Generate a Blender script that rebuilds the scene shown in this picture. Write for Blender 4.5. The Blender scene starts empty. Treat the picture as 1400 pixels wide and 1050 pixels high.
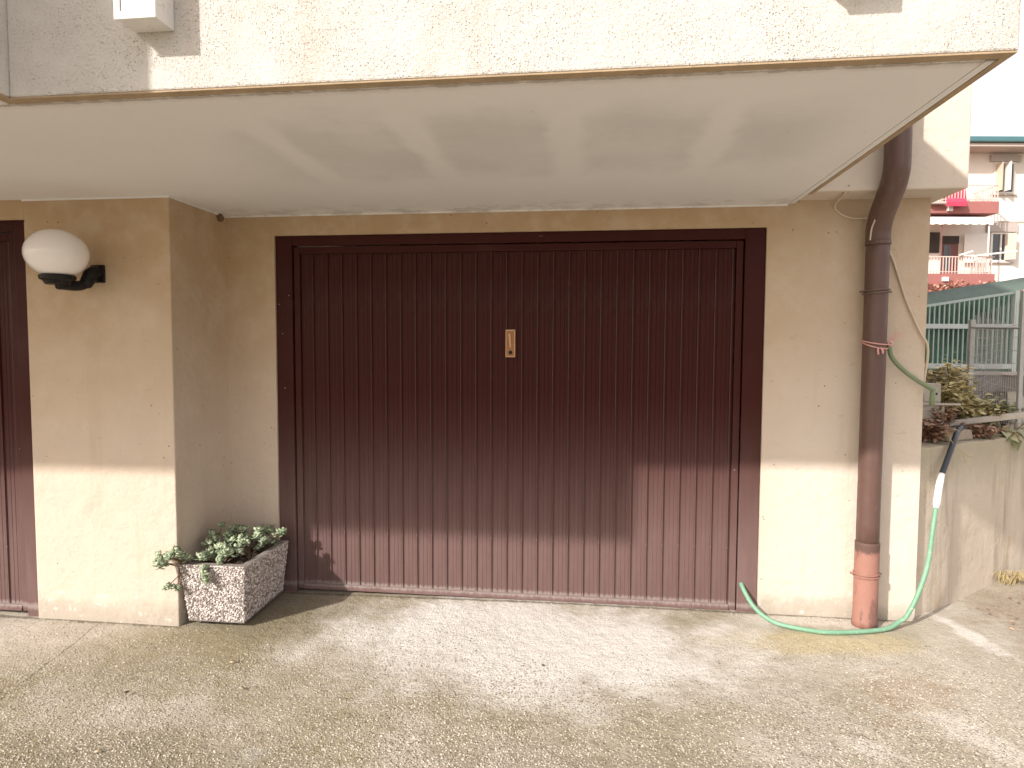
import bpy, bmesh, math, random
import numpy as np
from mathutils import Vector, Matrix, noise

# ------------------------------------------------------------------ camera, sky, sun, exposure
sc = bpy.context.scene
col = sc.collection
R = math.radians
YAW, PITCH, ROLL = -0.1206, -0.0560, 0.0043
CAM = Vector((0.0997, -3.6188, 1.4533))
cd = bpy.data.cameras.new('camera'); cam = bpy.data.objects.new('camera', cd); col.objects.link(cam)
f = Vector((math.sin(YAW)*math.cos(PITCH), math.cos(YAW)*math.cos(PITCH), math.sin(PITCH)))
r0 = Vector((math.cos(YAW), -math.sin(YAW), 0)); u0 = r0.cross(f)
r = r0*math.cos(ROLL)+u0*math.sin(ROLL); u = -r0*math.sin(ROLL)+u0*math.cos(ROLL)
M3 = Matrix((r, u, -f)).transposed()
cam.matrix_world = Matrix.Translation(CAM) @ M3.to_4x4()
cd.sensor_width = 36; cd.lens = 883.54*36/1400; cd.clip_start = .05; cd.clip_end = 2000
sc.camera = cam

SUN_TRAVEL = Vector((.87, 1.0, -.79)).normalized()
S = -SUN_TRAVEL
elev = math.asin(S.z); azim = math.atan2(S.x, S.y)
w = bpy.data.worlds.new('World'); sc.world = w; w.use_nodes = True
wn = w.node_tree; wn.nodes.clear()
sky = wn.nodes.new('ShaderNodeTexSky'); sky.sky_type = 'NISHITA'; sky.sun_disc = False
sky.sun_elevation = elev; sky.sun_rotation = azim
sky.air_density = 1.0; sky.dust_density = 4.0; sky.ozone_density = .6
bg = wn.nodes.new('ShaderNodeBackground'); bg.inputs['Strength'].default_value = .15
wo = wn.nodes.new('ShaderNodeOutputWorld')
hz_ = wn.nodes.new('ShaderNodeMix'); hz_.data_type = 'RGBA'; hz_.inputs[0].default_value = .72      # thin white overcast veil over the clear sky
hz_.inputs[7].default_value = (4.9, 4.55, 4.45, 1)
wn.links.new(sky.outputs[0], hz_.inputs[6]); wn.links.new(hz_.outputs[2], bg.inputs['Color']); wn.links.new(bg.outputs[0], wo.inputs['Surface'])
sd = bpy.data.lights.new('sun', 'SUN'); sd.energy = 3.1; sd.angle = R(1.3); sd.color = (1, .948, .90)
so = bpy.data.objects.new('sun', sd); col.objects.link(so)
so.rotation_euler = SUN_TRAVEL.to_track_quat('-Z', 'Y').to_euler(); so.location = (-6, -8, 7)
vs = sc.view_settings; vs.view_transform = 'Standard'; vs.look = 'None'; vs.gamma = 1; vs.use_curve_mapping = False
vs.exposure = .90
sc.cycles.max_bounces = 8; sc.cycles.diffuse_bounces = 5; sc.cycles.adaptive_threshold = .02

# ------------------------------------------------------------------ node helpers
class NT:
    def __init__(s, name):
        s.m = bpy.data.materials.new(name); s.m.use_nodes = True; s.t = s.m.node_tree
        s.b = s.t.nodes['Principled BSDF']; s.out = s.t.nodes['Material Output']
        s.tc = s.t.nodes.new('ShaderNodeTexCoord')
    def set(s, inp, v):
        if isinstance(v, bpy.types.NodeSocket): s.t.links.new(v, inp)
        elif isinstance(v, tuple) and len(v) == 3 and inp.type == 'RGBA': inp.default_value = (*v, 1)
        else: inp.default_value = v
    def obj(s, scale=(1, 1, 1), loc=(0, 0, 0), rot=(0, 0, 0), src='Object'):
        mp = s.t.nodes.new('ShaderNodeMapping'); s.t.links.new(s.tc.outputs[src], mp.inputs[0])
        mp.inputs['Scale'].default_value = scale; mp.inputs['Location'].default_value = loc; mp.inputs['Rotation'].default_value = rot
        return mp.outputs[0]
    def noise(s, scale, detail=4, rough=.55, vec=None, dist=0):
        n = s.t.nodes.new('ShaderNodeTexNoise'); s.set(n.inputs['Vector'], vec or s.obj())
        n.inputs['Scale'].default_value = scale; n.inputs['Detail'].default_value = detail
        n.inputs['Roughness'].default_value = rough; n.inputs['Distortion'].default_value = dist
        return n.outputs['Fac']
    def voro(s, scale, vec=None, feature='F1', out='Distance', rnd=1):
        n = s.t.nodes.new('ShaderNodeTexVoronoi'); n.feature = feature; s.set(n.inputs['Vector'], vec or s.obj())
        n.inputs['Scale'].default_value = scale; n.inputs['Randomness'].default_value = rnd
        return n.outputs[out]
    def ramp(s, fac, a, b, va=0., vb=1.):
        n = s.t.nodes.new('ShaderNodeMapRange'); s.set(n.inputs[0], fac)
        for i, v in enumerate((a, b, va, vb)): n.inputs[i+1].default_value = v
        n.interpolation_type = 'SMOOTHSTEP'
        return n.outputs[0]
    def math(s, op, a, b=0., c=0.):
        n = s.t.nodes.new('ShaderNodeMath'); n.operation = op
        s.set(n.inputs[0], a); s.set(n.inputs[1], b); s.set(n.inputs[2], c); return n.outputs[0]
    def mix(s, fac, a, b, mode='MIX'):
        n = s.t.nodes.new('ShaderNodeMix'); n.data_type = 'RGBA'; n.blend_type = mode
        s.set(n.inputs[0], fac); s.set(n.inputs[6], a); s.set(n.inputs[7], b); return n.outputs[2]
    def xyz(s, src='Object'):
        n = s.t.nodes.new('ShaderNodeSeparateXYZ'); s.t.links.new(s.tc.outputs[src], n.inputs[0]); return n.outputs
    def bump(s, h, dist, strength=1., prev=None):
        n = s.t.nodes.new('ShaderNodeBump'); s.set(n.inputs['Height'], h)
        n.inputs['Distance'].default_value = dist; n.inputs['Strength'].default_value = strength
        if prev: s.t.links.new(prev, n.inputs['Normal'])
        return n.outputs[0]
    def done(s, color, rough, normal=None, **kw):
        s.set(s.b.inputs['Base Color'], color); s.set(s.b.inputs['Roughness'], rough)
        if normal: s.t.links.new(normal, s.b.inputs['Normal'])
        for k, v in kw.items(): s.set(s.b.inputs[k.replace('_', ' ')], v)
        return s.m
    def blob(s, cx, cy, rx, ry, rot=0., wob=.35, wsc=3.):
        # soft-edged stain with a noisy rim, on the ground plane, 1 inside
        v = s.obj(loc=(0, 0, 0))
        n = s.t.nodes.new('ShaderNodeVectorMath'); n.operation = 'SUBTRACT'; s.set(n.inputs[0], v); n.inputs[1].default_value = (cx, cy, 0)
        rt = s.t.nodes.new('ShaderNodeVectorRotate'); rt.rotation_type = 'Z_AXIS'; s.set(rt.inputs['Vector'], n.outputs[0]); rt.inputs['Angle'].default_value = -rot
        sc_ = s.t.nodes.new('ShaderNodeVectorMath'); sc_.operation = 'DIVIDE'; s.set(sc_.inputs[0], rt.outputs[0]); sc_.inputs[1].default_value = (rx, ry, 1e3)
        ln = s.t.nodes.new('ShaderNodeVectorMath'); ln.operation = 'LENGTH'; s.set(ln.inputs[0], sc_.outputs[0])
        nz = s.noise(wsc, 5, .65)
        d = s.math('ADD', ln.outputs['Value'], s.math('MULTIPLY', s.math('SUBTRACT', nz, .5), wob*4))
        return s.ramp(d, .45, 1.25, 1, 0)

def plain(name, c, rough=.6, var=.18, nsc=14., bump=0., bsc=80., metallic=0., src='Object', **kw):
    t = NT(name); v = t.obj(src=src)
    n = t.noise(nsc, 5, .6, v)
    c2 = tuple(x*(1-var) for x in c); c1 = tuple(min(1, x*(1+var)) for x in c)
    cc = t.mix(n, c2, c1)
    nm = t.bump(t.noise(bsc, 4, .6, v), bump) if bump else None
    rr = t.ramp(t.noise(nsc*1.7, 3, .5, v), .3, .7, rough*.88, min(1, rough*1.12))
    return t.done(cc, rr, nm, Metallic=metallic, **kw)

M = {}
def render_wall(name='cream_render', shade_ochre=.95):
    t = NT(name); x, _y, z = t.xyz()
    big = t.noise(1.1, 5, .6); mid = t.noise(6, 5, .6)
    st = t.noise(1, 5, .65, t.obj((9, 9, .7)))
    c = t.mix(big, (.535, .440, .348), (.60, .500, .405))
    shade_mask = t.ramp(t.math('ADD', z, t.math('MULTIPLY', t.math('SUBTRACT', t.noise(1.7, 4, .6), .5), .9)), .75, 2.2, 0, shade_ochre)  # ochre grows towards the top: shade's warm tone put into the wall colour
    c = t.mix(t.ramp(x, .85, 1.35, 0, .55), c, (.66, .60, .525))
    shade_mask = t.math('MULTIPLY', shade_mask, t.ramp(x, .8, 1.4, 1, .72))
    c = t.mix(shade_mask, c, (.44, .31, .175))
    c = t.mix(t.ramp(mid, .4, .7, 0, .3), c, (.63, .535, .43))
    c = t.mix(t.ramp(st, .55, .8, 0, .35), c, (.42, .33, .22))
    # rising damp at the foot, with chips of bare plaster
    foot = t.math('ADD', z, t.math('MULTIPLY', t.noise(5, 5, .7), .22))
    c = t.mix(t.ramp(foot, .14, .24, .75, 0), c, (.36, .32, .26))
    c = t.mix(t.math('MULTIPLY', t.ramp(t.noise(18, 4, .7), .60, .66), t.ramp(foot, .2, .36, .8, 0)), c, (.62, .58, .52))
    # fly specks
    sp = t.ramp(t.voro(17), .055, .09, 1, 0)
    keep = t.ramp(t.noise(4.3, 3, .5), .46, .56)
    c = t.mix(t.math('MULTIPLY', t.math('MULTIPLY', sp, keep), .75), c, (.10, .07, .045))
    scuff = t.ramp(t.noise(1, 6, .75, t.obj((10, 10, 26), rot=(.2, .5, .1))), .62, .70, 0, .5)
    c = t.mix(scuff, c, (.40, .33, .24))
    b = t.bump(t.noise(240, 4, .7), .0022); b = t.bump(t.noise(22, 4, .6), .006, 1, b); b = t.bump(t.noise(4, 3, .5), .012, 1, b)
    return t.done(c, .9, b)
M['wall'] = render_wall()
M['wall_up'] = render_wall('pale_cream_render', 0.)

def rough_stucco():
    t = NT('rough_cast_render')
    pit = t.ramp(t.noise(300, 3, .8), .57, .63)
    zone = t.ramp(t.noise(4, 5, .65), .36, .62, .1, 1)
    vd = t.voro(125); vc = t.t.nodes.new('ShaderNodeSeparateColor'); t.set(vc.inputs[0], t.voro(125, out='Color'))
    dots = t.math('MULTIPLY', t.ramp(vd, .16, .34, .75, 0), t.ramp(vc.outputs[0], .50, .62))
    pit = t.math('MULTIPLY', t.math('MAXIMUM', pit, dots), zone)
    c = t.mix(t.noise(1.6, 4, .6), (.61, .57, .51), (.70, .665, .61))
    c = t.mix(t.ramp(t.noise(1, 5, .65, t.obj((5, 5, 1.1))), .5, .75, 0, .45), c, (.55, .44, .36))
    c = t.mix(t.math('MULTIPLY', pit, .75), c, (.29, .24, .195))
    h = t.math('SUBTRACT', t.noise(110, 5, .7), t.math('MULTIPLY', pit, .9))
    b = t.bump(h, .006); b = t.bump(t.noise(9, 3, .5), .01, 1, b)
    return t.done(c, .95, b)
M['stucco'] = rough_stucco()

def soffit_mat():
    t = NT('soffit_plaster'); x, y, z = t.xyz()
    fr = t.math('FRACT', t.math('DIVIDE', t.math('ADD', x, 4.59), .54))     # dry bands where the joists run
    d = t.math('ABSOLUTE', t.math('SUBTRACT', fr, .5))
    band = t.ramp(t.math('ADD', d, t.math('MULTIPLY', t.math('SUBTRACT', t.noise(3.5, 5, .65), .5), .26)), .05, .17, 1, 0)
    wx = t.math('MULTIPLY', t.ramp(x, -1.5, -.9, 0, 1), t.ramp(x, .75, 1.05, 1, 0))
    yy = t.math('ADD', y, t.math('MULTIPLY', t.math('SUBTRACT', t.noise(3, 4, .6), .5), .5))
    wy = t.math('MULTIPLY', t.ramp(yy, -1.6, -1.3, 0, 1), t.ramp(yy, -.95, -.6, 1, 0))
    damp = t.math('MULTIPLY', t.math('MULTIPLY', wx, wy), t.math('SUBTRACT', 1., band))          # grey damp patches between the joists
    damp = t.math('MULTIPLY', damp, t.ramp(t.noise(2.3, 5, .65), .3, .6, .45, 1))
    c = t.mix(t.noise(1.7, 5, .6), (.70, .695, .69), (.775, .77, .765))
    c = t.mix(t.math('MULTIPLY', damp, .62), c, (.545, .535, .53))
    c = t.mix(t.ramp(t.noise(5, 6, .7), .6, .8, 0, .25), c, (.56, .53, .50))
    sp = t.math('MULTIPLY', t.ramp(t.voro(15), .03, .06, 1, 0), t.ramp(t.noise(2.1, 3, .5), .55, .62))
    c = t.mix(t.math('MULTIPLY', sp, .6), c, (.18, .15, .12))
    # grime along the wall joint
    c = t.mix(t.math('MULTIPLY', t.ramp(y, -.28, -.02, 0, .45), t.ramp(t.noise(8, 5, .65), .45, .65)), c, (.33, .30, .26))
    edge = t.math('ADD', t.math('ABSOLUTE', t.math('SUBTRACT', y, -1.722)), t.math('MULTIPLY', t.math('SUBTRACT', t.noise(14, 6, .75), .5), .05))
    c = t.mix(t.math('MULTIPLY', t.ramp(edge, .004, .012, 1, 0), .7), c, (.22, .17, .125))      # crumbling plaster along the drip edge
    c = t.mix(t.ramp(t.math('ADD', edge, t.math('MULTIPLY', t.noise(4, 4, .6), .05)), .03, .07, .35, 0), c, (.46, .40, .34))
    return t.done(c, .9, t.bump(t.noise(60, 4, .6), .0015))
M['soffit'] = soffit_mat()

def door_paint(name='brown_door_paint'):
    t = NT(name); x, y, z = t.xyz()
    c = t.mix(t.noise(2.2, 5, .6), (.036, .0066, .0048), (.050, .0102, .0080))
    st = t.noise(1, 5, .6, t.obj((9, 9, 1.6)))
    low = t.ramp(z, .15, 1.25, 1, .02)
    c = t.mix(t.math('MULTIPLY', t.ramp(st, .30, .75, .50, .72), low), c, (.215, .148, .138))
    c = t.mix(t.ramp(t.noise(5, 5, .65), .5, .75, 0, .05), c, (.16, .12, .105))
    chip = t.math('MULTIPLY', t.ramp(t.voro(17), .03, .055, 1, 0), t.ramp(t.noise(6, 3, .5), .53, .60))
    c = t.mix(chip, c, (.5, .46, .42))
    foot = t.math('ADD', t.math('ABSOLUTE', t.math('SUBTRACT', z, .034)), t.math('MULTIPLY', t.noise(1, 4, .7, t.obj((60, 60, 6))), .05))
    c = t.mix(t.ramp(foot, .026, .048, .55, 0), c, (.34, .29, .27))
    b = t.bump(t.noise(5, 3, .5), .004); b = t.bump(t.noise(160, 3, .6), .0004, 1, b)
    return t.done(c, t.ramp(t.noise(9, 4, .6), .3, .7, .30, .44), b, Specular_IOR_Level=.10)
M['door'] = door_paint()
M['door_worn_lit'] = plain('worn_sunlit_brown_edge', (.066, .024, .019), .4, .6, 30)  # worn rib edge, with its sunlit highlight put into the colour

def concrete_yard():
    t = NT('yard_concrete'); x, y, z = t.xyz()
    big = t.noise(.9, 6, .62); mid = t.noise(3.2, 6, .65)
    c = t.mix(big, (.36, .315, .245), (.52, .465, .385))
    c = t.mix(t.ramp(mid, .42, .68, 0, .6), c, (.59, .54, .465))
    # olive algae film
    al = t.math('MULTIPLY', t.ramp(t.noise(1.5, 6, .65, t.obj(loc=(3.1, 1.7, 0))), .40, .62), t.ramp(x, -.6, 1.2, .95, .45))
    c = t.mix(al, c, (.295, .25, .155))
    c = t.mix(t.math('MULTIPLY', t.blob(-1.75, -.75, .85, .38, .25), .6), c, (.28, .235, .145))
    c = t.mix(t.math('MULTIPLY', t.blob(1.2, -.33, .6, .14, .05, .5), .55), c, (.52, .43, .22))
    # worn pale cement at the door and left threshold, door glare painted in
    c = t.mix(t.math('MULTIPLY', t.blob(-.15, -.48, 1.15, .58, 0, .55, 2.3), .9), c, (.77, .73, .68))  # worn cement, lightened further as glare reflected from the door
    c = t.mix(t.math('MULTIPLY', t.blob(-.78, -.40, .16, .30, -.3, .5, 8), .6), c, (.80, .77, .73))  # hot spot of sun thrown back by the door, painted into the ground
    c = t.mix(t.math('MULTIPLY', t.blob(1.3, -.06, .42, .09, 0, .3, 5), .8), c, (.62, .57, .50))
    c = t.mix(t.math('MULTIPLY', t.blob(-3.1, -.85, .62, .5, 0, .2), .7), c, (.58, .52, .46))
    # splashes of old mortar and leaf tannin at the right
    c = t.mix(t.math('MULTIPLY', t.blob(2.04, -.15, .06, .28, .15, .6, 11), .7), c, (.74, .70, .64))
    c = t.mix(t.math('MULTIPLY', t.blob(1.52, -1.0, .09, .36, .45, .7, 10), .6), c, (.70, .65, .58))
    c = t.mix(t.math('MULTIPLY', t.blob(1.12, -1.2, .10, .07, 0, .8, 14), .6), c, (.70, .65, .58))
    c = t.mix(t.math('MULTIPLY', t.blob(-1.08, -1.5, .06, .04, 0, .8, 18), .7), c, (.60, .57, .52))
    c = t.mix(t.math('MULTIPLY', t.blob(1.42, -.8, .26, .16, .8, .9, 9), .45), c, (.30, .20, .105))
    c = t.mix(t.math('MULTIPLY', t.blob(2.6, .15, .5, .35, .6, .5, 5), .5), c, (.24, .17, .11))
    # dark olive patch around the planter and to its right
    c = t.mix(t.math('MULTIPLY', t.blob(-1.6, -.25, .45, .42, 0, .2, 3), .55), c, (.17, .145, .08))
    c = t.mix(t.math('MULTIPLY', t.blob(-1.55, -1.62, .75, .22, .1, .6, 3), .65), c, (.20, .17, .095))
    c = t.mix(t.math('MULTIPLY', t.blob(.35, -1.45, .7, .16, 0, .7, 3), .5), c, (.25, .215, .15))
    # grime in the joint along the wall foot and the pier
    gn = t.math('MULTIPLY', t.math('SUBTRACT', t.noise(16, 6, .7), .5), .07)
    g1_ = t.ramp(t.math('ADD', t.math('ABSOLUTE', t.math('SUBTRACT', y, -.004)), gn), .004, .022, .8, 0)
    g1_ = t.math('MULTIPLY', g1_, t.ramp(x, 1.80, 1.84, 1, 0))
    g2_ = t.math('MULTIPLY', t.ramp(t.math('ADD', t.math('ABSOLUTE', t.math('SUBTRACT', y, -.526)), gn), .004, .022, .8, 0), t.ramp(x, -2.05, -2.0, 1, 0))
    c = t.mix(t.math('MAXIMUM', g1_, g2_), c, (.13, .11, .075))
    # exposed aggregate
    cell = t.voro(80, out='Color'); dist = t.voro(80)
    sep = t.t.nodes.new('ShaderNodeSeparateColor'); t.set(sep.inputs[0], cell)
    worn = t.ramp(t.noise(1.3, 4, .6, t.obj(loc=(7, 2, 0))), .3, .6, .45, 1)
    worn = t.math('MULTIPLY', worn, t.ramp(y, -.55, -1.1, .35, 1))
    st = t.math('MULTIPLY', t.ramp(dist, .25, .42, 1, 0), worn)
    pale = t.math('MULTIPLY', st, t.ramp(sep.outputs[0], .50, .75, 0, .85))
    dark = t.math('MULTIPLY', st, t.ramp(sep.outputs[1], .52, .75, 0, .75))
    c = t.mix(pale, c, (.66, .60, .51)); c = t.mix(dark, c, (.18, .15, .105))
    c = t.mix(t.math('MULTIPLY', t.ramp(t.noise(130, 4, .75), .52, .64), .55), c, (.17, .14, .095))
    # the construction joint by the left threshold
    jn = t.math('ADD', t.math('ADD', x, t.math('MULTIPLY', y, .21)), t.math('MULTIPLY', t.math('SUBTRACT', t.noise(7, 5, .7), .5), .05))
    crack = t.math('MULTIPLY', t.ramp(t.math('ABSOLUTE', t.math('SUBTRACT', jn, -2.597)), .001, .006, 1, 0), t.ramp(t.noise(3, 2, .5), .42, .5))
    c = t.mix(t.math('MULTIPLY', crack, .7), c, (.09, .08, .06))
    h = t.math('ADD', t.math('MULTIPLY', st, .55), t.math('MULTIPLY', t.noise(140, 4, .75), .8))
    b = t.bump(h, .0075); b = t.bump(t.noise(13, 5, .65), .016, 1, b)
    return t.done(c, .88, b, Specular_IOR_Level=.35)
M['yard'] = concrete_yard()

def old_concrete():
    t = NT('stained_concrete'); z = t.xyz()[2]
    c = t.mix(t.noise(2.2, 6, .65), (.46, .385, .295), (.66, .575, .475))
    st = t.noise(1, 5, .65, t.obj((7, 7, .6)))
    c = t.mix(t.ramp(st, .44, .66, 0, .75), c, (.30, .25, .19))
    c = t.mix(t.ramp(t.noise(3, 4, .6, t.obj(loc=(4, 1, 2))), .55, .7, 0, .5), c, (.46, .34, .18))
    c = t.mix(t.ramp(t.math('ADD', z, t.math('MULTIPLY', t.noise(6, 5, .7), .3)), .75, 1.05, 0, .75), c, (.34, .30, .21))
    b = t.bump(t.noise(120, 4, .7), .003); b = t.bump(t.noise(8, 4, .6), .012, 1, b)
    return t.done(c, .92, b)
M['conc'] = old_concrete()

def pipe_mat():
    t = NT('brown_pipe_paint'); z = t.xyz()[2]
    c = t.mix(t.noise(5, 5, .6), (.088, .046, .036), (.12, .066, .053))
    c = t.mix(t.ramp(t.noise(1, 5, .7, t.obj((30, 30, 1.5))), .5, .75, 0, .4), c, (.17, .115, .095))
    c = t.mix(t.math('MULTIPLY', t.ramp(t.voro(24), .04, .08, 1, 0), t.ramp(t.noise(5, 3, .5), .55, .62)), c, (.33, .27, .24))
    return t.done(c, t.ramp(t.noise(12, 3), .3, .7, .38, .52), t.bump(t.noise(9, 3), .002))
M['pipe'] = pipe_mat()
def rust_mat():
    t = NT('red_oxide_pipe')
    c = t.mix(t.noise(9, 6, .65), (.26, .12, .09), (.34, .175, .135))
    c = t.mix(t.ramp(t.noise(6, 6, .7, t.obj((1.6, 1.6, .6))), .50, .60, 0, .8), c, (.15, .075, .06))
    zz = t.math('ADD', t.xyz()[2], t.math('MULTIPLY', t.noise(11, 5, .7), .16))
    c = t.mix(t.ramp(zz, .46, .50), c, (.105, .058, .046))
    return t.done(c, .68, t.bump(t.noise(40, 4), .0015))
M['rust'] = rust_mat()
def hose_mat():
    t = NT('green_hose_rubber')
    c = t.mix(t.noise(11, 5, .6), (.12, .27, .165), (.20, .37, .255))
    c = t.mix(t.ramp(t.noise(45, 5, .7), .55, .72, 0, .6), c, (.50, .60, .46))
    return t.done(c, .5, t.bump(t.noise(200, 2), .0006))
M['hose'] = hose_mat()
M['hose_dull'] = plain('faded_green_hose', (.17, .22, .12), .55, .3, 20)
M['black'] = plain('black_plastic', (.009, .008, .008), .35, .3, 20, Specular_IOR_Level=.25)
M['hose_black'] = plain('black_hose_rubber', (.035, .042, .055), .42, .25, 30)
M['white_pl'] = plain('white_plastic', (.78, .77, .74), .45, .05, 20)
def opal():
    t = NT('opal_glass')
    return t.done(t.mix(t.noise(3, 3), (.80, .77, .75), (.86, .83, .81)), .16, None, Subsurface_Weight=.35, Subsurface_Radius=(.05, .05, .05), Coat_Weight=.4, Coat_Roughness=.05)
M['opal'] = opal()
def box_white():
    t = NT('weathered_white_metal')
    c = t.mix(t.noise(9, 5, .65), (.60, .585, .55), (.72, .70, .67))
    c = t.mix(t.ramp(t.noise(14, 6, .7), .58, .7, 0, .7), c, (.40, .33, .26))
    return t.done(c, .6)
M['box'] = box_white()
M['box_pane'] = plain('frosted_pinkish_pane', (.40, .31, .29), .25, .1, 12)
M['brass'] = plain('tarnished_brass', (.26, .125, .055), .42, .35, 60, metallic=.55, bump=.0006)
M['brass_l'] = plain('worn_brass_edge', (.46, .28, .15), .38, .25, 60, metallic=.6)
M['dark'] = plain('dark_hole', (.012, .008, .006), .8)
M['ring'] = plain('grey_brown_clamp', (.16, .11, .09), .5, .3, 40, metallic=.3)
M['cable'] = plain('painted_cable', (.55, .46, .35), .6, .15, 25)
M['string'] = plain('pink_twine', (.62, .33, .30), .85, .2, 90)
M['soil'] = plain('dry_soil', (.075, .048, .032), .95, .5, 18, .03, 30)
M['stone'] = plain('weathered_stone', (.34, .28, .21), .92, .35, 9, .012, 40)
M['wood'] = plain('grey_weathered_wood', (.42, .38, .33), .85, .25, 12, .002, 60)
M['mud'] = plain('mud_nest', (.17, .105, .06), .95, .3, 60, .006, 120)
M['leafdry'] = plain('dry_leaf', (.62, .50, .34), .8, .25, 60)
M['leafbrown'] = plain('brown_leaf', (.09, .055, .03), .8, .3, 60)
M['straw'] = plain('dry_grass', (.42, .33, .17), .85, .3, 40)
M['util'] = plain('grey_utility_plastic', (.36, .33, .28), .6, .12, 10)
M['galv'] = plain('galvanised_steel', (.40, .41, .40), .55, .15, 20, metallic=.15)
M['wire'] = plain('galvanised_wire', (.42, .42, .40), .55, .2, 20, metallic=.15)
M['rail'] = plain('pale_green_steel', (.41, .49, .455), .5, .15, 12)
M['railflat'] = plain('pale_grey_steel', (.52, .57, .55), .5, .12, 12)
def tarp_mat():
    t = NT('green_shade_cloth'); 
    c = t.mix(t.noise(3, 5, .6), (.04, .11, .07), (.11, .24, .165))
    c = t.mix(t.ramp(t.noise(1.6, 3, .5, t.obj(loc=(2, 4, 1))), .5, .65, 0, .8), c, (.03, .075, .05))
    return t.done(c, .7, t.bump(t.noise(7, 4), .05))
M['tarp'] = tarp_mat()
M['tarpdark'] = plain('grey_green_sheet', (.10, .14, .115), .75, .3, 2, .03, 6)
M['nwall'] = plain('purplish_grey_wall', (.19, .165, .15), .9, .25, 2.5, .01, 30)

def leaf_mat(name, a, b, sc_=3., trans=.25, rough=.55):
    t = NT(name)
    oi = t.t.nodes.new('ShaderNodeNewGeometry')
    n = t.ramp(oi.outputs['Random Per Island'], 0, 1)
    c = t.mix(n, a, b)
    return t.done(c, rough, None, Subsurface_Weight=trans*.3, Subsurface_Radius=(.01, .01, .004))
M['sedum'] = leaf_mat('sedum_leaf', (.21, .27, .155), (.45, .50, .345))
M['sedum_stem'] = plain('sedum_stem', (.19, .125, .085), .8, .3, 60)
M['lf_yellow'] = leaf_mat('yellow_green_leaf', (.36, .31, .13), (.62, .54, .30))
M['lf_green'] = leaf_mat('dull_green_leaf', (.10, .12, .055), (.30, .31, .17))
M['lf_ivy'] = leaf_mat('ivy_leaf', (.22, .24, .12), (.42, .40, .24))
M['lf_dry'] = leaf_mat('dead_leaf', (.20, .10, .065), (.44, .29, .19))
M['lf_red'] = leaf_mat('red_hedge_leaf', (.26, .075, .055), (.52, .30, .22))
M['twig'] = plain('twig', (.20, .145, .10), .85, .3, 60)
M['bwall'] = plain('pale_far_render', (.80, .74, .67), .9, .05, 1.2)
M['bfas'] = plain('brick_red_fascia', (.35, .135, .12), .75, .12, 2)
M['bgrey'] = plain('grey_lintel', (.46, .40, .36), .85, .12, 4)
M['bteal'] = plain('teal_gutter', (.07, .17, .185), .45, .15, 3)
M['bsoff'] = plain('eave_soffit', (.48, .40, .35), .85, .08, 2)
M['bframe'] = plain('white_window_frame', (.75, .72, .67), .5, .06, 5)
M['bshut'] = plain('beige_shutter', (.55, .46, .36), .6, .12, 6)
M['bbrown'] = plain('brown_woodwork', (.16, .055, .045), .5, .2, 6)
def glass_mat():
    t = NT('window_glass'); return t.done(t.mix(t.noise(1.5), (.035, .04, .05), (.09, .09, .10)), .08, None, Specular_IOR_Level=.8)
M['bglass'] = glass_mat()
M['brail'] = plain('pale_pink_railing', (.62, .47, .42), .6, .15, 6)
M['bawn'] = plain('white_awning', (.80, .77, .72), .8, .05, 3)
M['bred'] = plain('red_awning', (.62, .045, .10), .7, .12, 3)
M['bdark'] = plain('dark_recess', (.05, .04, .035), .8, .3, 3)
M['roof'] = plain('roof_tiles', (.30, .14, .09), .85, .25, 4, .01, 20)
M['land'] = plain('rough_ground', (.20, .165, .12), .95, .35, .25, .03, 4)

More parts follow.
